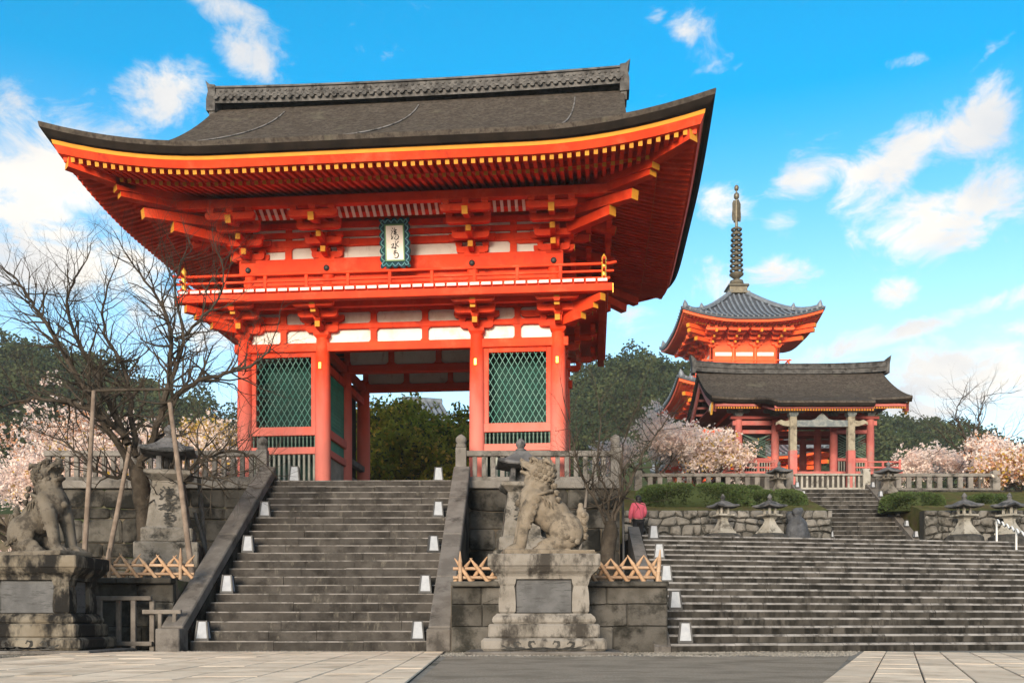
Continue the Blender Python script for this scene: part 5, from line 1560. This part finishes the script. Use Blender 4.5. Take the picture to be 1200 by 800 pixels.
# ------------------------------------------------------------------ pagoda
pg = thing('pagoda', 'tall vermilion pagoda with blue grey tiled roofs and a ringed bronze spire', 'pagoda', (19.3, 80.7, 5.4), 0)
PR = 'pagoda_red'
def pagoda_tier(hw, ze, body, z0, apex, last):
    """eave half width, eave height, half body, floor height, height where the roof ends"""
    E_ = Eave(hw, hw, 0, .85, hw*.85, 6.)
    inner = .45 if last else body + .2
    ts = [0, .3, .8, 1.4, 2.0, 2.7, 3.4, 4.2, 5.0]
    tmax = hw - inner
    ts = [t for t in ts if t < tmax - .2] + [tmax]
    def zt(t): return ze + .25 + (apex - ze - .25) * (.55*(t/tmax) + .45*(t/tmax)**2)
    def ff(t): return max(0, 1-t/3.2)**1.4
    mb = MB(); mb.grid([E_.ring(t, zt(t), ff(t), 16) for t in ts], 0, True)
    mb.grid([E_.ring(o, z, None, 16) for o, z in ((0, ze+.25), (.02, ze+.08), (.2, ze+.06))], 0, True)
    rf = mb.build('tiled_roof', 'tile_valley', pg, 30)
    mb = MB()
    n = int(hw*2/.42)
    for sdn in range(4):
        for i in range(n):
            pos = -hw + .25 + (2*hw-.5)*i/(n-1)
            pts = []
            for t in [-.02] + [t for t in np.linspace(.15, tmax, 9)]:
                if hw - t < abs(pos) + .02: break
                pts.append(E_.pt(sdn, pos, t, zt(max(0, t))+.05, ff(max(0, t))))
            if len(pts) >= 2: mb.tube(pts, .095, 6)
    tag(mb.build('tile_ribs', 'tile_blue', rf, 60), kind='stuff')
    for k in range(4):
        pts = []
        for t in np.linspace(.35, tmax, 10):
            p = E_.pt(0, -(hw-t), t, zt(t)+.16, ff(t)); q = Matrix.Rotation(k*PI/2, 3, 'Z') @ p; pts.append(q)
        mb = MB(); mb.tube(pts, [.2]*9+[.22], 6); hp = mb.build('hip_ridge', 'tile_blue', rf, 60)
        for f in (0, 3):
            q = pts[f]
            mb = MB(); mb.tube([(0, 0, -.1), (0, 0, .2), tuple((q.normalized()*.22).to_2d()) + (.5,)], [.22, .2, .04], 6); mb.build('ridge_ornament', 'tile_blue', hp, loc=q)
    mb = MB(); mb.grid([E_.ring(o, z, None, 16) for o, z in ((.12, ze+.10), (.16, ze-.12), (.34, ze-.12), (.34, ze)) ], 0, True); mb.build('fascia', PR, pg, 30)
    mb = MB(); mb.grid([E_.ring(o, z, None, 16) for o, z in ((.16, ze+.10), (.18, ze+.0))], 0, True); mb.build('eave_board', 'ochre', pg)
    mb = MB(); mb.grid([E_.ring(o, z, None, 16) for o, z in ((.3, ze), (1.3, ze+.02), (1.3, ze-.14), (1.42, ze-.14), (hw-body-.1, ze+.05))], 0, True); mb.build('soffit', PR, pg, 30)
    mb = MB()
    for sdn in (0, 3, 1):
        n = int(hw*2/.3)
        for (o0, o1, zz) in ((.34, 1.35, -.08), (1.28, hw-body, -.16)):
            for i in range(n):
                pos = -hw+o0+.2 + (2*(hw-o0)-.4)*i/(n-1)
                oe = min(o1, hw-abs(pos))
                if oe-o0 < .15: continue
                a = E_.pt(sdn, pos, o0, ze+zz); b = E_.pt(sdn, pos, oe, ze+zz+.06)
                d = b-a
                rot = d.to_track_quat('X', 'Z').to_matrix()
                mb.box((a+b)/2, (d.length, .12, .12), rot, 0)
                mb.box(a - d.normalized()*.008, (.016, .125, .125), rot, 1)
    tag(mb.build('rafters', [PR, 'ochre'], pg), kind='stuff')
    # body
    mb = MB(); mb.b6(-body, body, -body, body, z0, ze+.04); wl_ = mb.build('wall', PR, pg)
    for sdn in range(4):
        for xx in (-1, 0, 1):
            wd = body*.5
            o = bc('wall_panel', WP, wl_, Matrix.Rotation(sdn*PI/2, 3, 'Z') @ Vector((xx*body*.63, -body-.012, z0+1.5)), (wd, .02, .30), (0, 0, sdn*PI/2), .004)
        for xx in (-1, -.33, .33, 1):
            mb = MB(); mb.lathe([(.16, 0), (.16, 2.2)], 10); mb.build('column', PR, wl_, 40, loc=Matrix.Rotation(sdn*PI/2, 3, 'Z') @ Vector((xx*body, -body, z0)))
    for sdn in (0, 3):
        for xx in (-1, -.33, .33, 1):
            bracket(pg, *( (Matrix.Rotation(sdn*PI/2, 3, 'Z') @ Vector((xx*body, -body, 0))).to_2d() ), sdn*PI/2, z0+2.0, 'upper', PR, 'ochre', 1.15)
    me = rafter_mesh(.3, .3, PR, 'ochre')
    for sx, sy in ((-1, -1), (1, -1)):
        for ln, dz in ((1.6, -1.0), (2.3, -.55), (hw-body-.6, -.18)):
            beam_between('corner_arm', me, pg, Vector(((body+ln)*sx, (body+ln)*sy, ze+dz+.1)), Vector((body*sx, body*sy, ze+dz+.3)))
    # balcony
    bw = body + .8
    mb = MB(); mb.b6(-bw, bw, -bw, bw, z0-.18, z0); mb.build('balcony', PR, pg)
    mb = MB(); mb.b6(-bw+.4, bw-.4, -bw+.4, bw-.4, z0-.9, z0-.18); mb.build('balcony_base', PR, pg)
    for sdn in (0, 1, 3):
        Rm = Matrix.Rotation(sdn*PI/2, 3, 'Z')
        for zz in (.15, .45, .8): bc('balcony_rail', PR, pg, Rm @ Vector((0, -bw+.06, z0+zz)), (2*bw+.3, .1, .1), (0, 0, sdn*PI/2))
        for k in range(7): bc('rail_post', PR, pg, Rm @ Vector((lerp(-bw+.1, bw-.1, k/6), -bw+.06, z0+.4)), (.12, .1, .8), (0, 0, sdn*PI/2))
        for k in range(3): bc('white_plaster_arch', WP, pg, Rm @ Vector(((k-1)*bw*.5, -bw+.38, z0-.5)), (.9, .05, .3), (0, 0, sdn*PI/2), .02)
pagoda_tier(5.75, 19.3, 2.75, 15.9, 23.3, True)
pagoda_tier(6.15, 13.7, 2.7, 10.4, 15.4, False)
pagoda_tier(6.5, 8.2, 2.95, 4.6, 10.0, False)
mb = MB(); mb.b6(-3.2, 3.2, -3.2, 3.2, .3, 4.5); mb.build('ground_storey', PR, pg)
mb = MB(); sq(mb, [(.95, 23.15), (.95, 23.3), (.75, 23.35), (.75, 23.75), (.9, 23.8), (.85, 23.95), (.6, 24.0)]); mb.build('spire_base', 'bronze', pg)
mb = MB(); mb.lathe([(.5, 24.0), (.62, 24.2), (.55, 24.45), (.2, 24.6), (.35, 24.75), (.6, 24.95), (.62, 25.05), (.2, 25.1)], 14); mb.build('spire_bowl', 'bronze', pg, 40)
mb = MB(); mb.lathe([(.2, 24.5), (.17, 27), (.10, 31), (.04, 32.7)], 8); sh_ = mb.build('spire_shaft', 'bronze', pg, 40)
for k in range(9):
    q = .50 - .014*k
    mb = MB()
    pts = [(q*math.cos(a), q*math.sin(a), 0) for a in np.linspace(0, 2*PI, 17)]
    mb.tube(pts, .10, 6); o = mb.build('spire_ring', 'bronze', sh_, 50, loc=(0, 0, 25.35 + .44*k))
    mb = MB()
    for a in range(4): mb.tube([(0, 0, 0), (q*math.cos(a*PI/2+.4), q*math.sin(a*PI/2+.4), 0)], .04, 4)
    mb.build('ring_spokes', 'bronze', o)
mb = MB()
for a in range(4):
    c_, s_ = math.cos(a*PI/2+.3), math.sin(a*PI/2+.3)
    rows = [[Vector((q*c_, q*s_, z)) for q in (.08, wd)] for z, wd in ((29.6, .4), (30.0, .46), (30.6, .40), (31.1, .42), (31.35, .3))]
    rows2 = [[p + Vector((-s_*.04, c_*.04, 0)) for p in r_] for r_ in rows]
    mb.grid(rows); mb.grid(rows2)
mb.build('flame_ornament', 'bronze', sh_)
for z, q in ((31.75, .24), (32.45, .2)):
    mb = MB(); mb.ell((0, 0, z), (q, q, q*1.3)); mb.build('jewel', 'bronze', sh_, True)

# ------------------------------------------------------------------ foliage helpers
def leaf_mesh(name, C, size, mats, seed, mi=None, flat=.0, aspect=.6):
    """C: n x 3 array of leaf centres -> one small quad per leaf, turned at random"""
    rg_ = np.random.default_rng(seed)
    n = len(C)
    d = rg_.normal(size=(n, 3)); d[:, 2] *= (1-flat); d /= np.linalg.norm(d, axis=1)[:, None]
    e = rg_.normal(size=(n, 3)); e -= d*np.sum(e*d, axis=1)[:, None]; e /= np.linalg.norm(e, axis=1)[:, None]
    s = size*rg_.uniform(.6, 1.3, size=(n, 1))
    a, b = d*s, e*s*aspect
    V = np.stack([C-a, C-b*.9+a*.1, C+a, C+b*.9+a*.1], axis=1).reshape(-1, 3)
    me = bpy.data.meshes.new(name)
    me.vertices.add(4*n); me.vertices.foreach_set('co', V.astype(np.float32).ravel())
    me.loops.add(4*n); me.loops.foreach_set('vertex_index', np.arange(4*n, dtype=np.int32))
    me.polygons.add(n); me.polygons.foreach_set('loop_start', np.arange(0, 4*n, 4, dtype=np.int32)); me.polygons.foreach_set('loop_total', np.full(n, 4, dtype=np.int32))
    for m in mats: me.materials.append(MATS[m])
    if len(mats) > 1:
        if mi is None: mi = rg_.integers(0, len(mats), n)
        me.polygons.foreach_set('material_index', np.asarray(mi, dtype=np.int32))
    me.update(calc_edges=True); me.validate()
    return me
def grow(mb, r, p, d, L, rad, depth, tips, wig=.35, up=.1, nmin=2, nmax=3, spread=.75, sides=5, flat=0.):
    n = 4 if depth > 1 else 3
    pts, rr = [p.copy()], [rad]
    d = d.normalized()
    for i in range(n):
        d = (d + Vector((r.uniform(-1, 1), r.uniform(-1, 1), r.uniform(-1, 1)))*wig*.5 + Vector((0, 0, up*.4))).normalized()
        pts.append(pts[-1] + d*(L/n)); rr.append(rad*(1-.45*(i+1)/n))
    mb.tube(pts, rr, sides if depth > 1 else 4, caps=False)
    if depth <= 0:
        tips.append((pts[-1].copy(), d.copy())); tips.append((pts[-2].copy(), d.copy())); return
    if depth <= 1: tips.append((pts[-1].copy(), d.copy())); tips.append((pts[2].copy(), d.copy()))
    for k in range(r.randint(nmin, nmax)):
        i = r.randint(max(1, n-2), n) if k else n
        ax = Vector((r.uniform(-1, 1), r.uniform(-1, 1), r.uniform(-1, 1)*(1-flat))).normalized()
        nd = (d + ax*spread*r.uniform(.6, 1.2)).normalized()
        grow(mb, r, pts[i], nd, L*r.uniform(.6, .85), rr[i]*r.uniform(.6, .8), depth-1, tips, wig, up, nmin, nmax, spread, sides, flat)

def spline(pts, n=4):
    q = [Vector(p) for p in pts]; s_ = []
    for i in range(len(q)-1):
        p0, p1, p2, p3 = q[max(i-1, 0)], q[i], q[i+1], q[min(i+2, len(q)-1)]
        for k in range(n):
            t = k/n
            s_.append(.5*((2*p1) + (-p0+p2)*t + (2*p0-5*p1+4*p2-p3)*t*t + (-p0+3*p1-3*p2+p3)*t**3))
    s_.append(q[-1]); return s_
def bare_tree(name, label, base, trunk, limbs, seed, depth, tw, cat='tree', mat='bark_tree', dens=1.0, L0=.9):
    """trunk and main limbs follow given lines; twigs grow from them"""
    r = random.Random(seed)
    root = thing(name, label, cat, base)
    B_ = Vector(base)
    mb = MB(); tp = spline([Vector(p)-B_ for p, q in trunk], 4); 
    rads = np.interp(np.linspace(0, len(trunk)-1, len(tp)), range(len(trunk)), [q for p, q in trunk])
    tp = [p + Vector((nz(p.z*3, seed), nz(p.z*3, seed+5), 0))*.04 for p in tp]
    mb.tube(tp, [q*(1+.15*nz(i*.8, seed)) for i, q in enumerate(rads)], 10)
    mb.build('trunk', mat, root, 60)
    for li, (pts, r0, r1) in enumerate(limbs):
        mb = MB(); tips = []
        lp = spline([Vector(p)-B_ for p in pts], 5)
        lp = [p + Vector((nz(i*.7, li, seed), nz(i*.7, li, seed+3), nz(i*.7, li, seed+9)))*.09 for i, p in enumerate(lp)]
        n = len(lp)
        rr = [lerp(r0, r1, (i/(n-1))**.7)*.66 for i in range(n)]
        mb.tube(lp, rr, 7)
        for i in range(2, n):
            for _ in range(2 if r.random() < dens*.55 else (1 if r.random() < dens else 0)):
                d = (lp[min(i+1, n-1)] - lp[i-1]).normalized()
                ax = Vector((r.uniform(-1, 1), r.uniform(-1, 1), r.uniform(-.6, 1))).normalized()
                f = i/n
                grow(mb, r, lp[i], d*.45 + ax*.8, L0*r.uniform(.55, 1.15)*(1.15-.3*f), min(rr[i]*.55, .032), depth - (0 if f > .35 else 1), tips, .5, .15, 2, 3, .8, 5)
        grow(mb, r, lp[-1], lp[-1]-lp[-2], L0, rr[-1]*.9, depth, tips, .5, .15, 2, 3, .8, 5)
        mb.build('branch', mat, root, fix=False)
    return root
def px3(px, py, Y): return P(px, py, Y)
Yt = 23.4
bare_tree('bare_tree', 'large gnarled leafless tree propped with poles beside the tall inscribed lantern', (at(172, Yt), Yt, 1.5),
    [((at(172, Yt), Yt, 1.45), .34), (px3(172, 610, Yt), .26), (px3(166, 575, Yt), .23), (px3(160, 545, Yt), .19)],
    [([px3(160, 552, Yt), px3(128, 505, 23.2), px3(96, 450, 22.9), px3(55, 380, 22.6), px3(34, 350, 22.5), px3(18, 325, 22.5)], .17, .035),
     ([px3(150, 520, 23.2), px3(120, 455, 23.4), px3(92, 400, 23.7), px3(78, 355, 24), px3(92, 320, 24)], .15, .03),
     ([px3(160, 535, 23.5), px3(152, 470, 23.9), px3(146, 435, 24.3), px3(120, 380, 24.6), px3(128, 330, 24.8)], .14, .03),
     ([px3(165, 545, 23.3), px3(185, 500, 23.1), px3(198, 440, 23.2), px3(199, 385, 23.3), px3(182, 345, 23.4), px3(155, 310, 23.3)], .17, .03),
     ([px3(196, 455, 23.2), px3(215, 400, 23), px3(205, 340, 23.1), px3(215, 300, 23.2)], .09, .025),
     ([px3(190, 480, 23.1), px3(225, 450, 22.8), px3(262, 438, 22.6), px3(300, 425, 22.5), px3(318, 405, 22.5)], .13, .025),
     ([px3(175, 585, 23.2), px3(205, 565, 22.6), px3(235, 540, 22.4), px3(270, 528, 22.4), px3(300, 535, 22.5)], .12, .025),
     ([px3(235, 540, 22.4), px3(255, 560, 22.3), px3(285, 552, 22.4)], .06, .02),
     ([px3(150, 515, 23.2), px3(115, 485, 22.7), px3(70, 470, 22.4), px3(30, 468, 22.3), px3(-8, 480, 22.3)], .13, .03),
     ([px3(158, 560, 23.3), px3(120, 555, 22.9), px3(80, 520, 22.8), px3(40, 505, 22.8)], .09, .02),
     ([px3(205, 400, 23.2), px3(240, 370, 23.2), px3(262, 335, 23.4), px3(258, 300, 23.4)], .07, .02)], 11, 3, .02, dens=1.7, L0=.85)
Yt = 23.8
bare_tree('bare_tree', 'small upright leafless tree beside the thin black post', (at(712, Yt), Yt, 1.37),
    [((at(711, Yt), Yt, 1.3), .22), (px3(712, 650, Yt), .19), (px3(715, 625, Yt), .20), (px3(716, 610, Yt), .13)],
    [([px3(714, 622, Yt), px3(700, 590, 23.7), px3(683, 560, 23.5), px3(672, 520, 23.3), px3(664, 480, 23.2)], .085, .02),
     ([px3(716, 615, Yt), px3(735, 575, 23.9), px3(752, 535, 24.1), px3(772, 505, 24.3), px3(785, 485, 24.4)], .09, .02),
     ([px3(715, 620, Yt), px3(712, 580, 24), px3(700, 545, 24.2), px3(704, 500, 24.4), px3(700, 465, 24.4)], .07, .018),
     ([px3(717, 610, Yt), px3(728, 560, 23.6), px3(730, 520, 23.4), px3(745, 480, 23.3)], .06, .018)], 17, 3, .02, dens=.8, L0=.72)
Yt = 44.5
bare_tree('bare_tree', 'slender leafless tree standing among the pink trees behind the stone fence', (at(1137, Yt), Yt, 5.88),
    [((at(1137, Yt), Yt, 5.8), .22), (px3(1138, 545, Yt), .2), (px3(1140, 530, Yt), .18)],
    [([px3(1140, 535, Yt), px3(1128, 505, 44.3), px3(1120, 485, 44.2), px3(1128, 465, 44.2)], .10, .03),
     ([px3(1140, 535, Yt), px3(1145, 505, 44.6), px3(1150, 480, 44.7), px3(1155, 462, 44.8)], .10, .03),
     ([px3(1140, 538, Yt), px3(1165, 520, 44.4), px3(1185, 512, 44.4)], .08, .03),
     ([px3(1140, 536, Yt), px3(1115, 520, 44.4), px3(1100, 505, 44.4)], .08, .03)], 19, 2, .02, dens=.8, L0=1.2)

def blossom_tree(label, base, h, spread, seed, mats=('petal', 'petal_warm'), n=55, size=.085, sig=.22, depth=4, name='cherry_tree', group=None, bark='bark_tree', cr='crown', share=None):
    r = random.Random(seed)
    root = thing(name, label, 'tree', base, 0, group)
    mb = MB(); tips = []
    t = Vector((r.uniform(-.1, .1), r.uniform(-.1, .1), 1))
    L = h*.30
    tp = [Vector((0, 0, -.05)), t*L*.5, t*L]
    mb.tube(tp, [h*.035, h*.028, h*.025], 9); mb.build('trunk', bark, root, 60)
    mb = MB()
    for k in range(5):
        a = 2*PI*k/5 + r.uniform(-.4, .4)
        grow(mb, r, t*L*r.uniform(.7, 1), Vector((math.cos(a)*spread, math.sin(a)*spread, r.uniform(.4, 1.0))), h*.27, h*.016, depth, tips, .45, .15, 2, 3, .8, 5)
    mb.build('branches', bark, root, fix=False)
    g_ = np.random.default_rng(seed)
    T = np.array([tuple(p) for p, d in tips])
    K = T[g_.integers(0, len(T), 3*len(T))] + g_.normal(scale=sig, size=(3*len(T), 3))      # flower clusters near the twig ends
    idx = g_.integers(0, len(K), n*len(T)//2)
    C = K[idx] + g_.normal(scale=sig*.38, size=(len(idx), 3))
    mi = None
    if share: mi = g_.choice(len(mats), size=len(C), p=share)
    put(cr, leaf_mesh(cr, C, size, mats, seed, mi), root)
    return root, len(T)
CG = 'cherry trees in blossom in the garden'
bl = [('pale pink cherry tree behind the open-mouthed lion', (at(45, 31), 31, 1.5), 5.2, .9, 31, ('petal', 'petal_warm'), None),
      ('warm pink cherry tree between the leaning poles of the bare tree', (at(130, 32), 32, 1.5), 5.6, .8, 32, ('petal', 'petal_warm', 'leaf_yellow'), (.5, .38, .12)),
      ('pale cherry tree at the outer end of the terrace wall beyond the bare tree', (at(195, 39), 39, 4.58), 4.6, .9, 33, ('petal', 'petal_warm', 'leaf_yellow'), (.4, .4, .2)),
      ('russet leaved cherry tree spreading behind the crossbar of the bare tree', (at(20, 33), 33, 1.5), 7.4, .75, 34, ('leaf_russet', 'petal_warm'), (.35, .65)),
      ('rosy cherry tree standing tall behind the limbs of the bare tree', (at(105, 37), 37, 1.5), 8.2, .6, 35, ('petal', 'petal_warm', 'leaf_russet'), (.5, .4, .1)),
      ('cherry tree with yellow young leaves next to the left corner column of the great gate', (at(255, 42), 42, 4.58), 4.8, .8, 36, ('petal_warm', 'leaf_yellow'), (.6, .4)),
      ('bright cherry tree above the hedge beside the thin black post', (at(765, 43), 43, 5.88), 4.0, .9, 37, ('petal', 'petal_warm'), None),
      ('bright cherry tree against the left side of the smaller gate', (at(818, 44.5), 44.5, 5.88), 4.0, .8, 38, ('petal', 'petal_warm', 'leaf_yellow'), (.55, .3, .15)),
      ('dense pink cherry tree right of the veranda of the smaller gate', (at(1092, 48), 48, 5.88), 3.9, .95, 39, ('petal', 'petal_warm'), None),
      ('wide pink cherry tree past the corner post of the stone fence', (at(1182, 43), 43, 5.88), 3.7, .95, 40, ('petal', 'petal_warm', 'leaf_russet'), (.5, .35, .15)),
      ('low cherry tree behind the stone lantern near the white handrail', (at(1200, 38.5), 38.5, 5.0), 2.8, .9, 41, ('petal_warm', 'leaf_russet', 'leaf_yellow'), (.5, .3, .2))]
for lb, b, h, sp, sd_, ms, sh in bl: blossom_tree(lb, b, h, sp, sd_, ms, (34 if h > 7 else 46) if b[1] < 38 else 42, .062 if b[1] < 36 else .075, .2, 4, group=CG, share=sh)
for lb, b, h, sd_ in (('yellow green garden tree seen through the gate passage, beside the inner columns', (-7.3, 44, 4.58), 6.0, 51), ('rounded yellow green garden tree filling the middle of the gate passage', (-5.6, 43, 4.58), 5.6, 52),
                      ('yellow green garden tree seen through the passage behind the capped newel', (-2.9, 46, 4.58), 6.2, 53), ('tall leafy garden tree between the inner columns and the tiled hall', (-7.0, 47, 4.58), 7.4, 56), ('low bushy garden tree at the foot of the passage trees', (-6.2, 40.5, 4.58), 3.6, 54), ('low bushy garden tree behind the paper lantern of the top step', (-3.5, 40.5, 4.58), 3.4, 55)):
    blossom_tree(lb, b, h, .9, sd_, ('leaf_garden', 'leaf_forest_light', 'leaf_yellow'), 80, .11, .28, 4, 'garden_tree', 'garden trees behind the gate', share=(.74, .14, .12), bark='bark_light')

# clipped hedges
def hedge(label, c, d, seed, n):
    root = thing('hedge', label, 'hedge', c)
    g_ = np.random.default_rng(seed)
    u = g_.normal(size=(n, 3)); u /= np.linalg.norm(u, axis=1)[:, None]; u[:, 2] = np.abs(u[:, 2])
    e = np.sign(u)*np.abs(u)**.55
    bumps = np.array([1 + .06*nz(p[0]*3, p[1]*3+seed, p[2]*2) for p in e*np.array(d)])
    C = e*np.array(d)*bumps[:, None]*g_.uniform(.93, 1.01, size=(n, 1))
    put('foliage', leaf_mesh('foliage', C, .05, ('leaf_hedge', 'leaf_forest_light'), seed, g_.choice(2, size=n, p=(.75, .25))), root)
    mb = MB(); mb.ell((0, 0, 0), (d[0]*.9, d[1]*.9, d[2]*.92), None, 24, 14)
    mb.v = [(math.copysign(abs(x/d[0])**.6, x)*d[0]*.95, math.copysign(abs(y/d[1])**.6, y)*d[1]*.95, max(0, math.copysign(abs(z/d[2])**.6, z)*d[2]*.95)) for x, y, z in mb.v]
    mb.build('twig_core', 'hill_soil', root, True)
hedge('long rounded clipped hedge on top of the rubble wall', (at(812, 34.6), 34.6, 4.75), (2.2, .75, .92), 61, 16000)
hedge('smaller clipped hedge between the stone lanterns and the narrow stairs', (at(905, 34.8), 34.8, 4.75), (1.25, .6, .72), 62, 9000)
hedge('dark rounded hedge right of the narrow stairs', (at(1069, 34.8), 34.8, 4.65), (1.15, .6, .72), 63, 9000)
hedge('small dark hedge between the two stone lanterns near the handrail', (at(1156, 35.2), 35.2, 4.75), (.8, .6, .6), 64, 7000)
hedge('small clipped bush below the weathered fence', (at(872, 36.6), 36.6, 5.5), (.7, .4, .4), 65, 3000)
# tiled hall behind the passage trees
hl = thing('tiled_hall', 'hall with a blue grey tiled roof behind the passage trees', 'building', (-5.0, 58, 4.95), R(16))
mb = MB(); mb.b6(-1.0, 1.0, 0, 6, -.4, 7.6); mb.build('wall', 'white_plaster', hl)
for k in range(3): bx('column', 'vermilion_dark', hl, -.9+k*.9-.12, -.9+k*.9+.12, -.06, .0, 0, 7.6)
mb = MB(); mb.add([(-1.25, -1.4, 7.3), (1.25, -1.4, 7.3), (1.25, 3, 9.8), (-1.25, 3, 9.8), (1.25, 7.4, 7.3), (-1.25, 7.4, 7.3)], [(0, 1, 2, 3), (3, 2, 4, 5)])
mb.add([(-1.25, -1.4, 7.1), (1.25, -1.4, 7.1), (1.25, 7.4, 7.1), (-1.25, 7.4, 7.1)], [(0, 1, 2, 3)])
rf_ = mb.build('roof', 'tile_valley', hl)
for k in range(8):
    x = -1.2 + k*2.4/7
    mb = MB(); mb.tube([(0, -1.45, 7.33), (0, 3, 9.85)], .12, 6); mb.build('tile_row', 'tile_blue', rf_, 60, loc=(x, 0, 0))
mb = MB(); mb.tube([(-1.3, 3, 9.95), (1.3, 3, 9.95)], .25, 8); mb.build('ridge', 'tile_blue', rf_, 60)

# ------------------------------------------------------------------ wooded hills
def hill(name, label, sky_pts, Yr, near, z_near, seed, ncrown, flabel):
    xs_ = [p[0] for p in sky_pts]; ys_ = [p[1] for p in sky_pts]
    pxs = np.linspace(xs_[0], xs_[-1], 60)
    def zfun(px, f):
        """f 0 at the foot, 1 on the crest"""
        yy = np.interp(px, xs_, ys_)
        zc = HC + (HY - yy)/FPX*Yr
        Y = lerp(near, Yr, f)
        z = z_near + (zc - 5.0 - z_near)*(f**.85) + 2.2*nz(px*.012, f*3, seed)*f
        return Vector(((px-600)/FPX*Yr*lerp(.62 if False else 1, 1, f), Y, z))
    mb = MB()
    rows = [[zfun(px, f) for px in pxs] for f in np.linspace(0, 1, 14)]
    rows.append([zfun(px, 1) + Vector((0, 60, -25)) for px in pxs])
    mb.grid(rows)
    tag(mb.build(name, 'hill_soil', None, True), label, None, None, 'structure')
    g_ = np.random.default_rng(seed)
    Cs, Ms = [], []
    for k in range(ncrown):
        px = g_.uniform(xs_[0], xs_[-1]); f = g_.uniform(.15, 1)**.55
        c = zfun(px, f)
        q = g_.uniform(1.5, 3.0); hq = q*g_.uniform(.8, 1.2)
        m = int(520*(q/3.)**2)
        u = g_.normal(size=(m, 3)); u /= np.linalg.norm(u, axis=1)[:, None]
        u *= g_.uniform(.72, 1.05, size=(m, 1))
        lump = np.array([1+.28*nz(a*2.3+k, b*2.3, cc*2.3) for a, b, cc in u])
        Cs.append(np.array(c) + u*np.array([q, q, hq])*lump[:, None] + np.array([0, 0, hq*.6]))
        Ms.append(np.full(m, 0 if g_.random() < .62 else 1))
    C = np.concatenate(Cs); mi = np.concatenate(Ms)
    fl = g_.random(len(mi)) < .12; mi[fl] = 1-mi[fl]
    o = put('forest', leaf_mesh('forest', C, .27, ('leaf_forest', 'leaf_forest_light'), seed, mi, .3, .8)); tag(o, flabel, None, None, 'stuff')
hill('hill', 'wooded hillside beyond the cherry garden', [(-420, 372), (-200, 370), (0, 380), (60, 390), (120, 404), (180, 420), (240, 442), (290, 470), (350, 505), (430, 545)], 150, 70, 1.0, 71, 750, 'dark green wood covering the hillside beyond the cherry garden')
hill('hill', 'wooded hillside behind the pagoda', [(540, 560), (600, 505), (640, 468), (672, 432), (700, 408), (730, 398), (770, 402), (800, 414), (840, 430), (900, 448), (960, 462), (1040, 480), (1080, 483), (1110, 490), (1150, 505), (1200, 516), (1300, 522), (1450, 525)], 165, 98, 5.0, 72, 950, 'dark green wood covering the hillside behind the pagoda')
# ------------------------------------------------------------------ thin morning air
m = bpy.data.materials.new('haze'); m.use_nodes = True
n, l = m.node_tree.nodes, m.node_tree.links
n.remove(n['Principled BSDF'])
v = n.new('ShaderNodeVolumePrincipled')
v.inputs['Color'].default_value = (.93, .92, .88, 1); v.inputs['Density'].default_value = .00042; v.inputs['Anisotropy'].default_value = .2
l.new(v.outputs[0], n['Material Output'].inputs['Volume'])
MATS['haze'] = m
mb = MB(); mb.b6(-160, 200, -40, 260, -1, 62)
tag(mb.build('haze', 'haze'), 'thin pale haze in the air', None, None, 'stuff')
